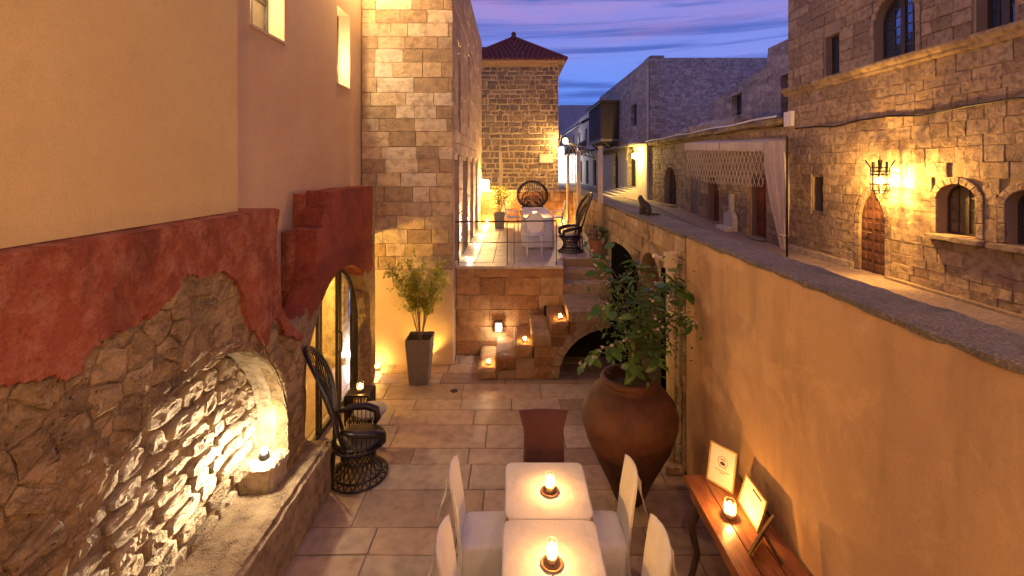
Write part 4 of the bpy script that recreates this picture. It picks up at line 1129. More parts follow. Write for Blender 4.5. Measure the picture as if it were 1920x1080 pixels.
mk('arm', *tube([(XH-.05, 32.3, 4.9), (XH-.5, 32.3, 4.95), (XH-.5, 32.3, 4.75)], .03, 6), 'iron', sl2)
mk('globe', *lathe([(0, -.2), (.13, -.17), (.17, 0), (.12, .16), (0, .2)], (XH-.5, 32.3, 4.58), 12), 'lamp_y', sl2)
lamp('doorway_light', (XH-.8, 32.3, 4.45), 900, (1, .66, .16), sl2, .1)
h4 = thing('white_house', 'pale limewashed house with balconies at the far end of the street', 'house', (XH, 60, 1.5))
ww = [Arch(50+6*k, 51.6+6*k, 6.4, 8.6) for k in range(5)]+[Arch(49.8+5.2*k, 52+5.2*k, 1.7, 4.6) for k in range(5)]
mk('street_wall', *panel(BR(XH), rect(48.1, 85, 1.2, 10.4), [a.outline() for a in ww], .5), 'white_wall', h4)
mk('gable', *box(XH+.5, 14, 48.1, 85, 1.2, 10.2), 'blue_plaster', h4)
for a in ww: glazing(h4, HB, a, .25, 1, 2, .12)
for k in range(3):
    y = 49.5+8*k
    bal = mk('balcony', *box(XH-1.3, XH, y, y+5.5, 5.5, 5.7), 'darkwood', h4)
    for q in range(9): mk('baluster', *box(XH-1.28, XH-1.2, y+.05+q*.67, y+.13+q*.67, 5.71, 6.6), 'iron', bal)
    mk('rail', *box(XH-1.3, XH-1.18, y, y+5.5, 6.61, 6.7), 'iron', bal)
for k in range(9): mk('rafter', *tube([(XH, 49+3*k, 9.5), (XH-1.8, 49+3*k, 8.6)], .09, 5), 'darkwood', h4)
mk('pergola_beam', *box(XH-1.85, XH-1.7, 48.3, 76, 8.45, 8.6), 'darkwood', h4)
h5 = thing('far_house', 'dark house block standing above the far end of the street', 'house', (9, 92, 1.5))
mk('walls', *box(XH-.4, 20, 86, 110, 1.2, 15.5), 'blue_plaster', h5)
for k in range(3): mk('window', *box(XH-.46, XH-.405, 88+5*k, 89.4+5*k, 8, 11), 'darkpane', h5)
# lit shop closing the view
h6 = thing('lit_shop', 'brightly lit white shop front at the far end of the street', 'shop', (6, 70, 1.5))
mk('walls', *panel(BF(70), rect(2.5, 8.9, 1.2, 7), [rect(6.9, 8.1, 1.6, 4.9), rect(4.2, 5.8, 1.6, 4.8)], .5), 'white_wall', h6)
mk('lit_window', *box(6.9, 8.1, 70.3, 70.35, 1.6, 4.9), emit_mat('lit_shop_glass', (1, .93, .85), 4), h6)
mk('window', *box(4.2, 5.8, 70.3, 70.35, 1.6, 4.8), 'darkpane', h6)
mk('mullion', *box(7.45, 7.55, 70.2, 70.29, 1.6, 5.2), 'iron', h6)
lamp('shop_light', (7.5, 66.5, 4.0), 2500, (.95, .95, 1), h6, .2)
# street side of the tower block, far left of the street
h7 = thing('lane_house', 'plain rendered house beyond the tower on the left of the street', 'house', (0, 34, 1.4))
mk('walls', *box(-6, 2.2, 26.5, 66, 1.2, 7.6), 'far_stone', h7)
for k in range(5): mk('window', *box(2.205, 2.25, 29+6*k, 30.4+6*k, 3.2, 5), 'darkpane', h7)
# house behind the shop row
h8 = thing('weathered_house', 'weathered stone house with dark openings behind the shop row', 'house', (12, 22, 1.5))
o1 = Arch(24.0, 25.1, 5.9, 7.7); o2 = Arch(19.2, 20.5, 6.0, 7.9)
mk('wall', *panel(BR(12), [(15.2, 1.2), (27.5, 1.2), (27.5, 7.7), (25.5, 8.0), (22.4, 8.5), (21.6, 8.7), (21.5, 9.4), (15.2, 9.45)], [o1.outline(), o2.outline()], .6), 'far_stone', h8)
mk('rear', *box(12.6, 18, 15.2, 27.5, 1.2, 7.6), 'blue_plaster', h8)
for a in (o1, o2): glazing(h8, BR(12), a, .3, 1, 2, .08)

# iron lean-to over the terrace poles' side of the street
lt = thing('iron_canopy', 'small curved iron canopy frame projecting over the street', 'canopy', (2.6, 19.2, 4.1))
for k in range(6): mk('rib', *tube([(2.1+.16*k, 18.9, 4.85-.04*k), (2.2+.16*k, 18.2, 4.7-.04*k), (2.32+.16*k, 17.6, 4.35-.04*k)], .022, 5), 'steel', lt)
mk('beam', *tube([(2.1, 18.9, 4.85), (2.9, 18.9, 4.65)], .02, 5), 'steel', lt); mk('beam', *tube([(2.32, 17.6, 4.35), (3.12, 17.6, 4.15)], .02, 5), 'steel', lt)
mk('post', *tube([(2.45, 18.2, zs(18.2)), (2.45, 18.2, 4.6)], .025, 6), 'steel', lt)

REAR = 250  # power of the assumed lanterns behind the viewpoint
# ------------------------------------------------------------------ furniture and small things
def candle(loc, label, power, r=.04, h=.13, group='lit glass candles', col=(1, .43, .10)):
    x, y, z = loc; h *= RND.uniform(.88, 1.15); r *= RND.uniform(.93, 1.08)
    c = thing('candle_glass', label, 'candle', loc, group)
    mk('glass', *lathe([(0, 0), (r, 0), (r*1.02, h*.6), (r*.9, h), (r*.84, h), (r*.94, h*.6), (r*.92, .008), (0, .008)], (x, y, z), 18), 'glass', c, smooth=True)
    mk('wax', *lathe([(0, .009), (r*.84, .009), (r*.84, h*.36), (r*.5, h*.34), (0, h*.35)], (x, y, z), 16), 'wax', c, smooth=True)
    mk('flame', *lathe([(0, h*.43), (r*.22, h*.50), (r*.3, h*.6), (r*.18, h*.78), (0, h*.95)], (x, y, z), 10), 'flame', c, smooth=True)
    lamp('candle_light', (x, y, z+h*.62), power, col, c, .012)
    return c

# dining tables
def cloth_cover(x0, x1, y0, y1, zt, zb, parent, mat='fabric', flare=.02, name='tablecloth', label=None, ripple=.008):
    cx, cy_, hx, hy = (x0+x1)/2, (y0+y1)/2, (x1-x0)/2, (y1-y0)/2; n = 96; loops = []
    def ring(k, z, off, rip):
        L = []
        for i in range(n):
            a = 2*pi*i/n; c, s = cos(a), sin(a); e = 14
            q = (abs(c)**e+abs(s)**e)**(-1/e)
            d = off+rip*sin(a*14+3*z)*.6+rip*fbm((c*2.5, s*2.5, z*1.2))
            L.append(Vector((cx+(hx*k+d)*c*q, cy_+(hy*k+d)*s*q, z+.0015*fbm((c*k*3, s*k*3, 1), 1, 3))))
        return L
    for k in (.02, .3, .6, .85, .95, .985): loops.append(ring(k, zt, 0, 0))
    loops.append(ring(1, zt-.006, 0, 0))
    for j in range(1, 9):
        t = j/8; loops.append(ring(1, zt-.012-(zt-.012-zb)*t, flare*t, ripple*t))
    v = [p for L in loops for p in L]; f = [tuple(range(n))]
    for j in range(len(loops)-1):
        for i in range(n): f.append((j*n+i, j*n+(i+1) % n, (j+1)*n+(i+1) % n, (j+1)*n+i))
    return mk(name, v, f, mat, parent, smooth=True, fix=True)
def dining_table(x0, x1, y0, y1, z0, label, clabel, legs=True, zt=.75):
    t = thing('dining_table', label, 'table', ((x0+x1)/2, (y0+y1)/2, z0), 'cloth covered dining tables')
    mk('table_top', *box(x0+.01, x1-.01, y0+.01, y1-.01, z0+zt-.035, z0+zt-.004), 'greywood', t)
    for a in (x0+.06, x1-.06):
        for b in (y0+.06, y1-.06): mk('leg', *box(a-.02, a+.02, b-.02, b+.02, z0, z0+zt-.036), 'greywood', t)
    c = cloth_cover(x0, x1, y0, y1, z0+zt, z0+.04, None); tag(c, clabel, 'tablecloth', 'white tablecloths')
    return t
dining_table(-.085, .70, 3.95, 4.70, 0, 'square courtyard dining table nearest the mauve chair', 'fitted white cloth on the courtyard table by the mauve chair')
dining_table(-.095, .695, 3.18, 3.935, 0, 'square courtyard dining table pushed against the other one, away from mauve chair', 'fitted white cloth on the courtyard table away from the mauve chair')
def saucer(x, y, z, label):
    s = tag(mk('saucer', *lathe([(0, 0), (.06, 0), (.085, .012), (.08, .016), (.055, .006), (0, .006)], (x, y, z), 26), 'cork', None, smooth=True), label, 'saucer', 'wooden candle saucers'); return s
saucer(.335, 4.27, .752, 'wooden saucer under the candle on the table by the mauve chair'); saucer(.29, 3.49, .752, 'wooden saucer under the candle on the table away from the mauve chair')
candle((.335, 4.27, .759), 'lit candle in tall glass on the table by the mauve chair', 14, .043, .16)
candle((.29, 3.49, .759), 'lit candle in tall glass on the table away from the mauve chair', 14, .043, .16)

def covered_chair(loc, rotz, label, mat='fabric', tail=True, name='covered_chair', group='white covered dining chairs', flare=0., seed=0, arch=.035):
    """slip covered dining chair facing +Y in its own space"""
    c = thing(name, label, 'chair', (0, 0, 0), group)
    # seat with skirt
    n = 64; L = []
    for k, z, off in ((.05, .475, 0), (.6, .478, 0), (.92, .472, 0), (1, .455, 0), (1.01, .3, .004), (1.02, .15, .008), (1.03, .02, .012)):
        for i in range(n):
            a = 2*pi*i/n; cc, s = cos(a), sin(a); q = (abs(cc)**9+abs(s)**9)**(-1/9)
            d = off*fbm((cc*3+seed, s*3, z*2))*2
            L.append(Vector(((.225*k+d)*cc*q, .02+(.225*k+d)*s*q, z+.004*fbm((cc*k*4+seed, s*k*4, 0)))))
    f = [tuple(range(n))]+[(j*n+i, j*n+(i+1) % n, (j+1)*n+(i+1) % n, (j+1)*n+i) for j in range(6) for i in range(n)]
    mk('seat_cover', L, f, mat, c, smooth=True)
    # back: tall rounded slab, leaning and slightly hollow
    nu, nv = 14, 22; fr, bk = [], []
    for j in range(nv+1):
        t = j/nv
        for i in range(nu+1):
            s = -1+2*i/nu
            z = .03+1.02*t*(1-arch*abs(s)**2.2*t**3)
            w = .232-.012*t+flare*max(0, t-.8)*abs(s)
            x_ = s*w; y_ = -.215-.16*max(0, (z-.42))+.035*s*s*min(1, t*1.5)+.004*fbm((s*3+seed, z*4, seed))
            th_ = .013*(1-.85*max(0, (t-.93)/.07))*(1-.8*max(0, (abs(s)-.85)/.15))+.002
            fr.append((x_, y_+th_, z)); bk.append((x_, y_-th_-.012*(1-t), z))
    v = fr+bk; o_ = len(fr); f = []
    for j in range(nv):
        for i in range(nu):
            a = j*(nu+1)+i; f.append((a, a+1, a+nu+2, a+nu+1)); f.append((o_+a, o_+a+nu+1, o_+a+nu+2, o_+a+1))
        for i, sg in ((0, 1), (nu, -1)):
            a = j*(nu+1)+i; f.append((a, a+nu+1, o_+a+nu+1, o_+a))
    for i in range(nu):
        a = nv*(nu+1)+i; f.append((a, a+1, o_+a+1, o_+a)); f.append((i, i+1, o_+i+1, o_+i))
    mk('back_cover', v, f, mat, c, smooth=True)
    if tail:
        P = []; Q = []
        for j in range(9):
            t = j/8; z = .93-.28*t; w = .05+.05*t
            P.append((-w, -.352+.02*t-.07*t*t, z)); Q.append((w*.9, -.345-.02*t-.05*t*t+.012*sin(t*6), z-.03*t))
        v = P+Q+[(a, b-.008, q) for a, b, q in P]+[(a, b-.008, q) for a, b, q in Q]
        f = [(j, j+1, 10+j, 9+j) for j in range(8)]+[(18+j, 27+j, 28+j, 19+j) for j in range(8)]
        mk('tie_sash', v, f, mat, c, smooth=True)
    c.location = loc; c.rotation_euler = (0, 0, rotz)
    return c
covered_chair((-.27, 4.19, 0), -pi/2+.02, 'white covered chair beside the stone bench at the table by the mauve chair', seed=1)
covered_chair((-.255, 3.42, 0), -pi/2-.03, 'white covered chair on the stone bench side of the table away from mauve chair', seed=5)
covered_chair((.80, 4.2, 0), pi/2-.02, 'white covered chair between the table and the big terracotta jar', seed=9)
covered_chair((.83, 3.43, 0), pi/2+.03, 'white covered chair between the table and the wooden console', seed=13)
covered_chair((.33, 4.86, 0), pi, 'mauve cloth covered chair at the head of the courtyard tables', 'mauve', False, 'covered_chair', None, .3, 17, .0)

# console with frames and candle
con = thing('console_table', 'old reddish wood console table with curved legs against the peach wall', 'table', (1.85, 3.5, 0))
for i in range(3):
    a = 1.585+.168*i; mk('top_board', *rough_box(a, a+.164, 2.3, 4.26, .875, .92, .2, .0015, 3, .004, False), 'console', con)
mk('apron', *box(1.62, 1.645, 2.4, 4.18, .76, .874), 'console', con); mk('apron', *box(1.65, 2.06, 4.16, 4.185, .76, .874), 'console', con)
for (x, y, s) in ((1.66, 4.12, -1), (1.66, 2.5, -1), (2.04, 4.12, 1), (2.04, 2.5, 1)):
    mk('leg', *tube([(x, y, .87), (x+.035*s*-1, y, .78), (x-.03*s*-1+.03*s, y+.0, .55), (x+.0, y, .3), (x+.05*s, y, .1), (x+.09*s, y, .0)], [.045, .042, .036, .028, .026, .04], 10), 'darkwood', con, smooth=True)
def frame(name, label, pbl, pbr, lean, hgt, seed, marks):
    """easel frame: bottom left and right corners on the console, leaning back"""
    a, b = Vector((*pbl, .921)), Vector((*pbr, .921)); U = (b-a); w = U.length; U.normalize()
    N0 = Vector((U.y, -U.x, 0)); V_ = (Vector((0, 0, 1))*cos(lean)-N0*sin(lean)).normalized(); N = U.cross(V_).normalized()
    if N.dot(N0) < 0: N = -N
    B = Basis(a, U, V_, N)
    fr = thing(name, label, 'frame', ((a+b)/2), 'framed notices on the console')
    mk('moulding', *panel(Basis(B(0, 0, .014), U, V_, N), rect(0, w, 0, hgt), [rect(.012, w-.012, .012, hgt-.012)], .016), 'gilt', fr)
    mk('sheet', *prism(B, rect(.011, w-.011, .011, hgt-.011), .0, .006), 'paper', fr)
    mk('backing', *prism(B, rect(.004, w-.004, .004, hgt-.004), -.006, -.003), 'darkwood', fr)
    mk('strut', *tube([B(w/2, hgt*.62, -.006), Vector((*(B(w/2, 0, 0)-N0*(.15+hgt*.42*sin(lean)))[:2], .925))], .012, 4), 'darkwood', fr)
    k = 0
    for (kind, u, v, ww_, hh_) in marks:
        u, v, ww_, hh_ = u*w, v*hgt, ww_*w, hh_*hgt
        if kind == 'bar': mk('printed_line', *prism(B, rect(u-ww_/2, u+ww_/2, v-hh_/2, v+hh_/2), .0062, .0066), 'ink', fr)
        elif kind == 'fill': mk('emblem', *prism(B, [(u+ww_/2*cos(q), v+hh_/2*sin(q)) for q in [2*pi*i/16 for i in range(16)]], .0062, .0066), 'ink', fr)
        else: mk('emblem', *tube([B(u+ww_/2*cos(q), v+hh_/2*sin(q), .0065) for q in [2*pi*i/24 for i in range(24)]], .0018, 4, closed=True), 'ink', fr)
    return fr
frame('picture_frame', 'upright framed notice with a round emblem standing beyond the console candle', (1.78, 4.20), (1.93, 4.0), .22, .34, 1,
      [('ring', .52, .62, .36, .26), ('fill', .52, .575, .2, .09), ('bar', .52, .66, .2, .012), ('bar', .52, .685, .16, .012), ('bar', .52, .49, .3, .012), ('bar', .52, .40, .56, .008), ('bar', .52, .375, .44, .008), ('bar', .52, .34, .16, .014)])
frame('picture_frame', 'framed certificate with a small seal standing right beside the console candle', (1.935, 3.92), (1.925, 3.58), .3, .25, 2,
      [('bar', .6, .82, .42, .07), ('bar', .5, .62, .5, .015), ('bar', .5, .54, .44, .015), ('bar', .5, .46, .4, .015), ('ring', .5, .26, .14, .18), ('bar', .2, .2, .12, .03)])
frame('picture_frame', 'framed notice seen edge on, turned away at the end of the console', (1.895, 3.506), (1.73, 3.36), .38, .27, 3, [('bar', .5, .7, .5, .05)])
candle((1.775, 3.74, .922), 'lit candle in low glass on the wooden console', 16, .045, .13)

# big terracotta jar with citrus
jx, jy = 1.32, 5.22
jar = thing('terracotta_jar', 'huge round bellied terracotta jar holding a citrus tree', 'jar', (jx, jy, 0))
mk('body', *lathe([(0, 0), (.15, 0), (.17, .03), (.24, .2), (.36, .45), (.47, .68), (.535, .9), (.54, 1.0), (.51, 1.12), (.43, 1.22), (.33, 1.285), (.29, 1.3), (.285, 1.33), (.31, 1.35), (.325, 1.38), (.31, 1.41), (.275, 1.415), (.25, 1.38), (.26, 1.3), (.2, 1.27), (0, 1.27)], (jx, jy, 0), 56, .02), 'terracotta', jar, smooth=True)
mk('soil', *lathe([(0, 1.272), (.24, 1.272), (.24, 1.29), (.0, 1.30)], (jx, jy, 0), 24), 'soil', jar)

def leaf_mesh(L, w, name, fold=.25, mat='citrus', segs=4):
    v, f = [], []
    for i in range(segs+1):
        t = i/segs; hw = w*sin(pi*min(1, t*.92+.04))**.8*.5; dz = -.35*L*t*t*.6
        v += [(-hw, t*L, dz+hw*fold), (0, t*L, dz), (hw, t*L, dz+hw*fold)]
    for i in range(segs):
        for k in range(2): f.append((i*3+k, i*3+k+1, i*3+k+4, i*3+k+3))
    me = bpy.data.meshes.new(name); me.from_pydata(v, [], f); me.materials.append(M[mat])
    for p in me.polygons: p.use_smooth = True
    return me
LEAF = [leaf_mesh(.11, .055, 'leaf', .3), leaf_mesh(.09, .042, 'leaf', .15), leaf_mesh(.13, .07, 'leaf', .2), leaf_mesh(.075, .034, 'leaf', .4)]
def put_leaf(me, p, d, parent, s=1., name='leaf', up=None):
    d = Vector(d).normalized(); o = bpy.data.objects.new(name, me); COL.objects.link(o)
    q = d.to_track_quat('Y', 'Z'); o.rotation_mode = 'QUATERNION'
    from mathutils import Quaternion
    o.rotation_quaternion = q @ Quaternion((0, 1, 0), RND.uniform(-.9, .9))
    o.location = Vector(p)-base_of(parent); o.scale = (s, s, s); o.parent = parent; return o
cit = thing('citrus_tree', 'leafy citrus tree with white blossom growing out of the big jar', 'tree', (jx, jy, 1.28))
root = Vector((jx, jy, 1.27))
stems = [[root, px(1190, 640, 5.2), px(1200, 580, 5.2), px(1190, 510, 5.2), px(1196, 488, 5.15)],
         [root, px(1205, 650, 5.25), px(1235, 600, 5.3), px(1262, 545, 5.3), px(1272, 495, 5.3)],
         [root, px(1200, 650, 5.15), px(1240, 610, 5.1), px(1280, 590, 5.1), px(1300, 610, 5.05)],
         [root, px(1180, 645, 5.1), px(1165, 600, 5.0), px(1140, 570, 4.95), px(1112, 590, 4.9)],
         [root, px(1190, 640, 5.0), px(1165, 640, 4.85), px(1130, 655, 4.8), px(1092, 685, 4.75)],
         [root, px(1185, 640, 5.2), px(1150, 560, 5.3), px(1115, 500, 5.4), px(1095, 452, 5.45)],
         [root, px(1192, 640, 5.3), px(1170, 540, 5.4), px(1142, 500, 5.5), px(1128, 458, 5.5)],
         [root, px(1200, 640, 5.1), px(1225, 620, 4.95), px(1222, 570, 4.95), px(1230, 530, 5.0)],
         [root, px(1195, 660, 5.05), px(1180, 690, 4.95), px(1190, 705, 4.9)],
         [root, px(1205, 655, 5.0), px(1225, 660, 4.9), px(1240, 690, 4.85)],
         [root, px(1195, 640, 5.3), px(1215, 560, 5.4), px(1250, 520, 5.45), px(1290, 555, 5.4)],
         [root, px(1190, 640, 5.1), px(1195, 605, 5.0), px(1165, 560, 5.0), px(1150, 530, 5.0)]]
trunk = mk('trunk', *tube([root+Vector((0, 0, -.02)), px(1192, 670, 5.2), px(1196, 620, 5.2)], [.022, .018, .014], 8), 'bark', cit)
BLO = bpy.data.meshes.new('blossom'); bv, bf = [], []
for k in range(5):
    a = 2*pi*k/5; n = len(bv); bv += [(0, 0, 0), (.012*cos(a-.5), .012*sin(a-.5), .008), (.024*cos(a), .024*sin(a), .012), (.012*cos(a+.5), .012*sin(a+.5), .008)]; bf.append((n, n+1, n+2, n+3))
BLO.from_pydata(bv, [], bf); BLO.materials.append(M['blossom'])
nl_ = 0
for si, s in enumerate(stems):
    pts = []
    for i in range(len(s)-1):
        for k in range(6): pts.append(s[i].lerp(s[i+1], k/6)+Vector((jit(.012), jit(.012), jit(.012))))
    pts.append(s[-1])
    mk('branch', *tube(pts, [.011-.008*i/len(pts) for i in range(len(pts))], 5), 'bark', cit)
    start = 7 if si not in (5, 6) else 13
    for i in range(start, len(pts)):
        if nl_ >= 295: break
        d = (pts[min(i+1, len(pts)-1)]-pts[i-1]).normalized()
        for k in range(2 if i % 3 else 1):
            a = RND.uniform(0, 2*pi); side = Vector((cos(a), sin(a)*.9, jit(.6)+.1))
            put_leaf(RND.choice(LEAF), pts[i]+side*.012, d*.5+side+Vector((0, 0, -.2)), cit, RND.uniform(1.0, 1.6)); nl_ += 1
        if si in (2, 3, 4, 5, 7, 11) and i % 3 == 0:
            for k in range(2): put_leaf(BLO, pts[i]+Vector((jit(.03), -.03+jit(.03), .02+jit(.03))), (jit(1), -1, jit(1)), cit, 1., 'blossom')
# small twig foliage fills the heart of the crown
A = Acc()
for _ in range(1100):
    p = px(RND.gauss(1207, 36), RND.gauss(600, 44), RND.uniform(4.95, 5.45))
    d = Vector((jit(1), jit(1), jit(.7))).normalized(); s_ = d.cross(Vector((0, 0, 1))).normalized()*RND.uniform(.014, .022); L = RND.uniform(.045, .085)
    A.add(([p, p+d*L*.45+s_, p+d*L+Vector((0, 0, -.015)), p+d*L*.45-s_], [(0, 1, 2, 3)]))
A.mk('twig_leaves', 'citrus', cit, kind='stuff', fix=False)

def planter(loc, h, wt_, wb, label, plabel, seedr, ph, spread, nst, nlf, group='tall grey planters', ymul=1.):
    x, y, z = loc
    pl = thing('planter', label, 'planter', loc, group)
    vv = []
    for (w_, zz) in ((wb, 0), (wt_, h), (wt_-.03, h), (wt_-.05, h-.06)):
        vv += [Vector((x+sx*w_/2, y+sy*w_/2, z+zz)) for sx, sy in ((-1, -1), (1, -1), (1, 1), (-1, 1))]
    ff_ = [(0, 1, 2, 3)]+[(k*4+i, k*4+(i+1) % 4, k*4+4+(i+1) % 4, k*4+4+i) for k in range(3) for i in range(4)]
    mk('pot', vv, ff_, 'planter', pl)
    mk('soil', *box(x-wt_/2+.024, x+wt_/2-.024, y-wt_/2+.024, y+wt_/2-.024, z+h-.075, z+h-.055), 'soil', pl)
    sb = thing('shrub', plabel, 'shrub', (x, y, z+h-.055), 'small shrubs in planters')
    A = Acc(); o_ = Vector((x, y, z+h-.06)); tips = []
    mkst = []
    for k in range(nst):
        a = 2*pi*k/nst+jit(.3); r = spread*RND.uniform(.35, 1.); hh = ph*RND.uniform(.7, 1.05)
        top = o_+Vector((cos(a)*r, sin(a)*r, hh)); mid = o_+Vector((cos(a)*r*.35, sin(a)*r*.35, hh*.5))
        pts = [o_+Vector((cos(a)*.02, sin(a)*.02, 0)), mid, mid.lerp(top, .5)+Vector((jit(.03), jit(.03), 0)), top]
        mk('stem', *tube(pts, [.007, .006, .004, .002], 5), 'barkl', sb)
        for j in range(16):
            t = RND.uniform(.2, .95); b0 = mid.lerp(top, (t-.35)/.6); e = b0+Vector((jit(.2), jit(.2), RND.uniform(.02, .18)))*spread/.4
            tips.append((b0, e))
    for _ in range(nlf):
        b0, e = RND.choice(tips); p = b0.lerp(e, RND.random())+Vector((jit(.02), jit(.02), jit(.02)))
        d = Vector((jit(1), jit(1), jit(.8)+.2)).normalized(); s_ = d.cross(Vector((.2, .1, 1))).normalized()*RND.uniform(.007, .012)*ymul; L = RND.uniform(.028, .055)*ymul
        A.add(([p, p+d*L*.5+s_, p+d*L, p+d*L*.5-s_], [(0, 1, 2, 3)]))
    A.mk('foliage', 'olive', sb, kind='stuff', fix=False)
    return pl
planter((-1.67, 8.08, 0), .80, .44, .32, 'tall tapered grey planter in front of the pale stone house', 'feathery shrub lit yellow in the planter before the stone house', 1, 1.3, .62, 15, 3800, ymul=1.75)
planter((-.48, 14.9, ZT), .52, .36, .28, 'grey planter at the back of the terrace by the wall lamp', 'bushy lit shrub in the planter at the back of the terrace', 2, .85, .4, 10, 1300, ymul=1.7)

# terracotta pot with plant by the terrace wall
tp = thing('terracotta_pot', 'terracotta pot on the terrace at the foot of the nearest cream pole', 'pot', (1.86, 10.25, ZT))
mk('pot', *lathe([(0, 0), (.13, 0), (.17, .3), (.19, .3), (.19, .36), (.165, .36), (.15, .3), (0, .3)], (1.86, 10.25, ZT), 18), 'terracotta2', tp, smooth=False)
pp = thing('leafy_plant', 'dark leafy plant in the terracotta pot beside the cream pole', 'plant', (1.86, 10.25, ZT+.3))
for k in range(34):
    a = RND.uniform(0, 2*pi); e = RND.uniform(.1, .38); put_leaf(RND.choice(LEAF), Vector((1.86+cos(a)*.1, 10.25+sin(a)*.1, ZT+.3+e)), (cos(a), sin(a), jit(.8)+.3), pp, 1.3)
mk('stem', *tube([(1.86, 10.25, ZT+.29), (1.87, 10.25, ZT+.62)], .012, 6), 'bark', pp)

# rattan peacock chairs
def peacock():
    c = thing('peacock_chair', '', 'chair', (0, 0, 0), 'dark rattan peacock chairs')
    R_ = lambda t: .20+.12*(2*t-1.05)**2*1.15
    b = Acc(); H = .42
    for k in range(22):
        for s in (1, -1):
            pts = []
            for j in range(9):
                t = j/8; a = 2*pi*k/22+s*t*1.1; r = R_(t); pts.append((r*cos(a), r*sin(a), .012+H*t))
            b.add(tube(pts, .0085, 4))
    b.mk('base_lattice', 'rattan', c)
    for t in (0., .12, .5, .88, 1.):
        r = R_(t)+.006; mk('base_ring', *tube([(r*cos(2*pi*k/28), r*sin(2*pi*k/28), .015+H*t) for k in range(28)], .014, 6, closed=True), 'rattan', c)
    mk('seat', *lathe([(0, .43), (.27, .43), (.305, .445), (.305, .475), (.27, .49), (.0, .48)], (0, .02, 0), 28), 'rattan', c, smooth=True)
    def P(x, z, k=1.): return Vector((x, -.20-.34*(z-.45)*1.0+.42*x*x*k, z))
    def outline(f):
        o = []
        for i in range(33):
            a = -.28*pi+(1.56*pi)*i/32   # from lower right round to lower left
            o.append((f*.50*cos(a), 1.16+f*.52*sin(a)))
        return [(f*.24, .47)]+o+[(-f*.24, .47)]
    for f, r in ((1., .024), (.94, .012), (.88, .012)): mk('back_frame', *tube([P(*q) for q in outline(f)], r, 6), 'rattan', c)
    w = Acc()
    for i in range(25):
        a = -.2*pi+1.4*pi*i/24; e = (.46*cos(a), 1.16+.48*sin(a)); q = Acc()
        w.add(tube([P(.05*cos(a), .55), P((.05*cos(a)+e[0])/2, (.55+e[1])/2), P(*e)], .009, 4))
    for f in (.35, .55, .72):
        for s in (0, 1):
            pts = []
            for i in range(49):
                a = -.2*pi+1.4*pi*i/48; g_ = f+(.05 if (i+s) % 2 else -.05); ex, ez = .46*cos(a), 1.16+.48*sin(a)
                pts.append(P(.05*cos(a)+(ex-.05*cos(a))*g_, .55+(ez-.55)*g_))
            w.add(tube(pts, .009, 4))
    for k in range(20):     # woven centre panel
        z = .52+.03*k; hw = .06+.14*sin(pi*(k+3)/26); w.add(tube([P(-hw, z), P(0, z+.01), P(hw, z)], .007, 4))
    w.mk('back_weave', 'rattan', c)
    for s in (-1, 1):
        pts = [(s*.26, -.22, .72), (s*.34, -.06, .70), (s*.36, .12, .67), (s*.31, .25, .62), (s*.28, .27, .52), (s*.27, .22, .46)]
        mk('armrest', *tube(pts, [.03, .042, .05, .05, .04, .03], 9), 'rattan', c, smooth=True)
        a = Acc()
        for k in range(9):
            t = k/8; a.add(tube([(s*(.26+.05*sin(pi*t)), -.2+.42*t, .47), (s*(.28+.07*sin(pi*t)), -.2+.42*t, .69-.05*t)], .006, 4))
        a.mk('arm_weave', 'rattan', c)
        mk('back_leg', *tube([(s*.2, -.28, .75), (s*.19, -.29, .45), (s*.17, -.33, .01)], .016, 6), 'rattan', c)
    return c
pk = peacock(); pk['label'] = 'dark rattan peacock chair in front of the arched gate'; pk.location = (-1.92, 5.62, 0.006); pk.rotation_euler = (0, 0, -pi/2+.40); pk.scale = (.97,)*3
p2 = copy_tree(pk); p2['label'] = 'dark rattan peacock chair facing the terrace table from the street wall'; p2.location = (1.33, 10.75, ZT+.003); p2.rotation_euler = (0, 0, pi/2+.1); p2.scale = (.82,)*3
p3 = copy_tree(pk); p3['label'] = 'dark rattan peacock chair at the head of the terrace table by the back wall'; p3.location = (.62, 15.1, ZT+.003); p3.rotation_euler = (0, 0, pi); p3.scale = (1.03, .9, .9)

# round side table and rattan stand with candle, by the gate
rt = thing('side_table', 'small round grey side table behind the peacock chair', 'table', (-1.98, 6.25, 0))
mk('top', *lathe([(0, .44), (.21, .44), (.225, .455), (.225, .47), (.21, .48), (0, .48)], (-1.98, 6.25, 0), 30), 'cushion', rt, smooth=True)
mk('stem', *tube([(-1.98, 6.25, .02), (-1.98, 6.25, .45)], .03, 10), 'iron', rt)
mk('foot', *lathe([(0, 0), (.15, 0), (.15, .015), (.03, .03), (0, .03)], (-1.98, 6.25, .005), 22), 'iron', rt)
bs = thing('rattan_stand', 'dark woven rattan stand holding a candle near the gate', 'stand', (-2.32, 6.85, 0))
mk('top', *box(-2.49, -2.15, 6.7, 7.02, .40, .43), 'rattan', bs)
A = Acc()
for k in range(9):
    t = -.17+.34*k/8
    for q in (-1, 1):
        A.add(tube([(-2.32+t, 6.70, .02), (-2.32+max(-.17, min(.17, t+q*.12)), 6.70, .4)], .007, 4)); A.add(tube([(-2.15, 6.86+t*.94, .02), (-2.15, 6.86+max(-.16, min(.16, t+q*.12)), .4)], .007, 4))
        A.add(tube([(-2.49, 6.86+t*.94, .02), (-2.49, 6.86+max(-.16, min(.16, t+q*.12)), .4)], .007, 4))
A.mk('weave', 'rattan', bs)
for x in (-2.49, -2.15):
    for y in (6.7, 7.02): mk('leg', *tube([(x, y, 0), (x, y, .42)], .014, 6), 'rattan', bs)
candle((-2.32, 6.85, .431), 'lit candle in glass on the dark rattan stand', 3, .05, .12)

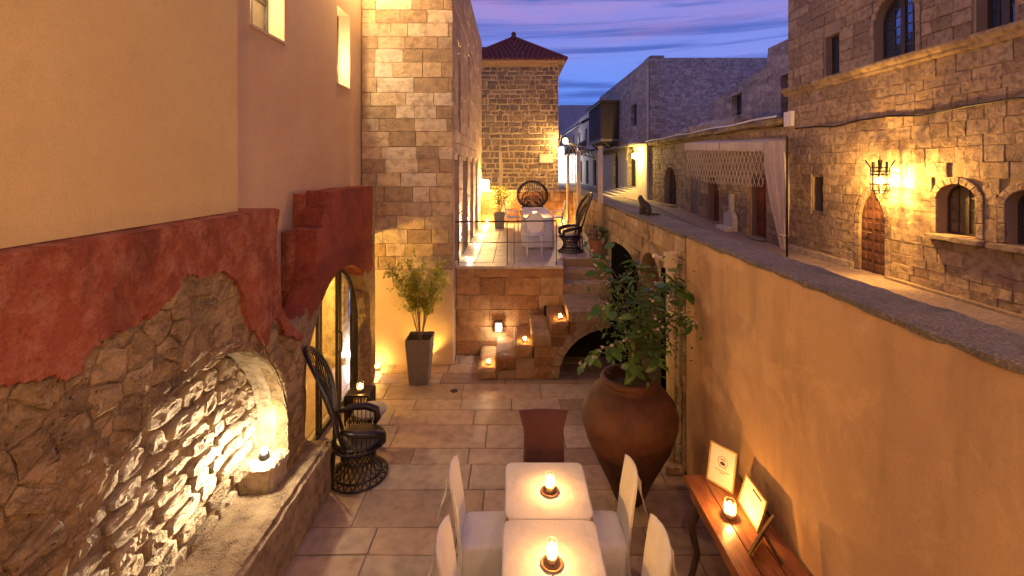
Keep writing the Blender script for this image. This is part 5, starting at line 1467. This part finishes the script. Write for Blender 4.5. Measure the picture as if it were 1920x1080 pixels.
# candles on steps and floor
candle((steps[0][0]+.19, 8.3, steps[0][2]), 'lit candle on the lowest stone step', 9, .035, .11)
candle((steps[2][0]+.2, 8.3, steps[2][2]), 'lit candle on the middle stone step', 9, .035, .11)
candle((steps[4][0]+.2, 8.3, steps[4][2]), 'lit candle on the uppermost candle step below the landing', 9, .035, .11)
candle((-2.57, 8.52, .004), 'lit candle on the paving in the corner by the arched gate', 26, .045, .13, col=(1, .52, .12))
# recessed wall light by the steps
wl = thing('step_light', 'small square white light set in the wall above the lowest steps', 'lamp', (-.31, 9.15, .62))
mk('case', *box(-.385, -.235, 9.09, 9.18, .50, .70), 'steel', wl); mk('lens', *box(-.365, -.255, 9.085, 9.089, .52, .66), 'lamp_w', wl)
lamp('step_lamp', (-.31, 9.0, .55), 16, (1, .80, .55), wl, .04)
# unseen uplight behind the planter, assumed from the yellow glow on the wall
ul = thing('assumed_planter_uplight', 'small uplight on the paving behind the tall planter', 'lamp', (-1.66, 8.63, 0))
mk('case', *lathe([(0, 0), (.05, 0), (.05, .05), (0, .05)], (-1.66, 8.63, .004), 14), 'iron', ul); mk('lens', *lathe([(0, .051), (.04, .051), (0, .058)], (-1.66, 8.63, .004), 14), 'lamp_y', ul)
lamp('assumed_planter_light', (-1.66, 8.60, .10), 150, (1, .52, .09), ul, .03, 120, (-1.66, 8.2, 2.))

# terrace: railing, table, chairs, poles, lights
rl_ = thing('terrace_railing', 'thin dark metal railing along the front edge of the terrace', 'railing', (0, 9.28, ZT))
for x in (-1.13, -.14, .0, .86): mk('post', *tube([(x, 9.28, ZT-.02), (x, 9.28, 2.68)], .008 if x == 0. else .010, 6), 'steel', rl_)
mk('top_rail', *tube([(-1.2, 9.28, 2.68), (.87, 9.28, 2.70)], .014, 6), 'iron', rl_); mk('mid_rail', *tube([(-1.13, 9.28, 2.25), (.86, 9.28, 2.27)], .008, 6), 'steel', rl_)
dining_table(.22, .98, 11.1, 14.1, ZT, 'long dining table on the terrace between the peacock chairs', 'long white cloth draped to the floor over the terrace table')
candle((.52, 11.5, ZT+.753), 'lit candle on the white terrace table', 60, .045, .13)
bk_ = tag(mk('menu_card', *box(.5, .75, 13.4, 13.6, ZT+.755, ZT+.775), 'paper'), 'small white card lying on the terrace table', 'card')
def oval_chair(loc, rotz, label):
    c = thing('oval_back_chair', label, 'chair', (0, 0, 0), 'white oval back chairs on the terrace')
    mk('seat', *lathe([(0, .44), (.2, .44), (.225, .455), (.225, .475), (.2, .485), (0, .48)], (0, 0, 0), 24), 'white', c, smooth=True)
    def Q(x, z): return (x, -.19-.16*(z-.45)+.3*x*x, z)
    mk('back_frame', *tube([Q(.2*cos(2*pi*k/28), .74+.23*sin(2*pi*k/28)) for k in range(28)], .016, 7, closed=True), 'white', c, smooth=True)
    vv = [Q(0, .74)]+[Q(.185*cos(2*pi*k/28), .74+.215*sin(2*pi*k/28)) for k in range(28)]
    mk('back_panel', vv, [(0, k+1, (k+1) % 28+1) for k in range(28)], 'fabric', c, smooth=True, fix=False)
    for s in (-1, 1):
        mk('leg', *tube([(s*.17, .16, .45), (s*.18, .17, .25), (s*.175, .18, 0)], [.02, .017, .011], 7), 'white', c)
        mk('leg', *tube([(s*.15, -.16, .55), (s*.16, -.18, .3), (s*.165, -.24, 0)], [.018, .017, .012], 7), 'white', c)
        mk('back_post', *tube([(s*.14, -.17, .46), (s*.15, -.18, .58)], .015, 6), 'white', c)
        mk('armrest', *tube([Q(s*.19, .68), (s*.25, -.1, .66), (s*.26, .1, .64), (s*.22, .17, .46)], .014, 6), 'white', c)
    c.location = loc; c.rotation_euler = (0, 0, rotz); return c
oc = oval_chair((.46, 10.35, ZT+.004), 0, 'white oval back chair at the end of the terrace table beside the railing')
o2 = copy_tree(oc); o2['label'] = 'white oval back chair on the stone house side of the terrace table'; o2.location = (-.05, 13.9, ZT+.004); o2.rotation_euler = (0, 0, -pi/2)
o3 = copy_tree(oc); o3['label'] = 'white oval back chair on the street side of the terrace table'; o3.location = (1.3, 14.0, ZT+.004); o3.rotation_euler = (0, 0, pi/2)
for (x, y, zt, lb, mt) in ((2.0, 10.55, 4.25, 'cream pole on the terrace beside the terracotta pot', 'cream'), (1.7, 12.0, 4.2, 'cream pole on the terrace behind the side peacock chair', 'cream'), (1.87, 15.8, 4.2, 'cream pole in the back corner of the terrace', 'cream')):
    t_ = thing('terrace_pole', lb, 'pole', (x, y, ZT), 'cream poles along the terrace')
    mk('shaft', *tube([(x, y, ZT), (x, y, zt)], .055, 14), mt, t_, smooth=True); mk('base', *lathe([(0, 0), (.09, 0), (.09, .03), (.058, .05), (0, .05)], (x, y, ZT+.003), 14), mt, t_); mk('cap', *lathe([(.06, 0), (.062, .04), (0, .045)], (x, y, zt-.01), 14), mt, t_)
# narrow white uplights grazing the facade
for k, y in enumerate((9.95, 11.85, 13.42, 15.1)):
    u_ = thing('facade_uplight', ['white uplight at the facade foot beside the terrace railing', 'white uplight at the facade foot, second from the railing', 'white uplight at the facade foot, third from the railing', 'white uplight at the facade foot beside the back planter'][k], 'lamp', (XF+.14, y, ZT), 'uplights along the terrace facade')
    mk('ring', *lathe([(0, 0), (.05, 0), (.05, .012), (0, .012)], (XF+.14, y, ZT+.004), 14), 'steel', u_); mk('lens', *lathe([(0, .013), (.035, .013), (0, .02)], (XF+.14, y, ZT+.004), 12), 'lamp_w', u_)
    lamp('spill', (XF+.2, y, ZT+.12), 9, (1, .76, .5), u_, .04)
    lamp('uplight', (XF+.14, y, ZT+.05), 900, (1, .76, .5), u_, .015, 44, (XF+.03, y, ZT+2.), .6)
tl_ = thing('terrace_wall_lamp', 'glowing box lamp on a bracket at the end of the stone facade', 'lamp', (-1.0, 15.9, 3.1))
mk('shade', *rough_box(-1.14, -.86, 15.76, 16.04, 2.98, 3.36, .1, 0, 1, .03, False), 'lamp_y', tl_)
mk('bracket', *tube([(XF, 15.9, 3.75), (-1.0, 15.9, 3.72), (-1.0, 15.9, 3.36)], .012, 6), 'iron', tl_)
lamp('terrace_light', (-.78, 15.7, 3.15), 420, (1, .58, .17), tl_, .12)
for (x, y, lb, pw_) in ((-.95, 15.95, 'candle on the terrace floor in the corner under the wall lamp', 40), (1.72, 15.95, 'candle on the terrace floor by the back corner pole', 40)):
    candle((x, y, ZT+.004), lb, pw_, .05, .14, col=(1, .5, .12))
# assumed wall lamp, out of view, added to light the pale stone house corner
hl2 = thing('assumed_wall_lamp', 'wall lamp high in the corner where plaster meets pale stone', 'lamp', (-2.7, 8.6, 7.4))
mk('bracket', *tube([(-2.75, 8.74, 8.1), (-2.75, 8.3, 8.1), (-2.75, 8.2, 8.0)], .014, 6), 'iron', hl2); mk('shade', *lathe([(.11, 0), (.05, .12), (0, .14)], (-2.75, 8.2, 7.88), 14), 'iron', hl2)
mk('bulb', *lathe([(0, -.08), (.04, -.05), (.04, 0), (0, .02)], (-2.75, 8.2, 7.88), 10), 'lamp_w', hl2)
lamp('assumed_wall_lamp_light', (-2.6, 8.1, 7.7), 260, (1, .62, .26), hl2, .06)
# unseen house front added behind the viewpoint to carry two assumed lanterns
rh = thing('added_rear_front', 'plastered hotel front with two lit wall lanterns behind the courtyard', 'house', (0, -1.6, 0))
mk('wall', *box(-3.3, 2.6, -1.9, -1.6, 0, 9.5), 'pink', rh)
for x in (.1, 1.8):
    wl_ = thing('assumed_wall_lantern', 'lit wall lantern on the rear hotel front ' + ('in the middle of the wall' if x < 1 else 'beside the boundary wall'), 'lamp', (x, -1.5, 5.0), 'wall lanterns on the rear front')
    mk('bracket', *tube([(x, -1.6, 5.3), (x, -1.35, 5.35), (x, -1.3, 5.2)], .014, 6), 'iron', wl_)
    mk('shade', *lathe([(.12, 0), (.04, .1), (0, .12)], (x, -1.3, 5.12), 12), 'iron', wl_)
    mk('bulb', *lathe([(0, -.1), (.06, -.06), (.06, .03), (0, .08)], (x, -1.3, 5.02), 12), 'lamp_y', wl_)
    lamp('assumed_lantern_glow', (x, -1.1, 4.95), REAR, (1, .55, .225), wl_, .1)  # added warm light from behind the viewpoint, its lantern assumed


# cat on the parapet
def cat():
    me = bpy.data.meshes.new('cat'); V_ = []; E = []; R_ = []
    def add(p, r, par=None):
        V_.append(p); R_.append(r); 
        if par is not None: E.append((par, len(V_)-1))
        return len(V_)-1
    hip = add((.06, 0, .075), .085); mid = add((.035, 0, .14), .08, hip); sh_ = add((-.035, 0, .205), .058, mid); nk = add((-.06, 0, .25), .042, sh_)
    hd = add((-.078, 0, .285), .05, nk); mz = add((-.118, 0, .277), .026, hd)
    for s in (-1, 1):
        a = add((-.05, s*.032, .15), .028, sh_); b = add((-.06, s*.03, .07), .02, a); add((-.075, s*.03, .015), .018, b)
        t = add((.04, s*.06, .06), .05, hip); add((-.015, s*.065, .02), .022, t)
        e = add((-.068, s*.032, .335), .008, hd)
    t1 = add((.13, .02, .03), .022, hip); t2 = add((.2, .05, .02), .018, t1); add((.28, .04, .018), .012, t2)
    me.from_pydata(V_, E, []); o = bpy.data.objects.new('cat_tmp', me); COL.objects.link(o)
    sk = o.modifiers.new('skin', 'SKIN')
    for i, sv_ in enumerate(me.skin_vertices[0].data): sv_.radius = (R_[i], R_[i]); sv_.use_root = (i == 0)
    sb = o.modifiers.new('sub', 'SUBSURF'); sb.levels = 2; sb.render_levels = 2
    dg = bpy.context.evaluated_depsgraph_get(); ev = o.evaluated_get(dg); m2 = bpy.data.meshes.new_from_object(ev)
    bpy.data.objects.remove(o); m2.materials.clear(); m2.materials.append(M['fur'])
    for p in m2.polygons: p.use_smooth = True
    c = bpy.data.objects.new('cat', m2); COL.objects.link(c)
    return tag(c, 'dark tabby cat sitting upright on the stone parapet', 'cat')
ct = cat(); ct.location = (2.22, 7.72, ZP); ct.rotation_euler = (0, 0, .15); ct.scale = (1.05,)*3
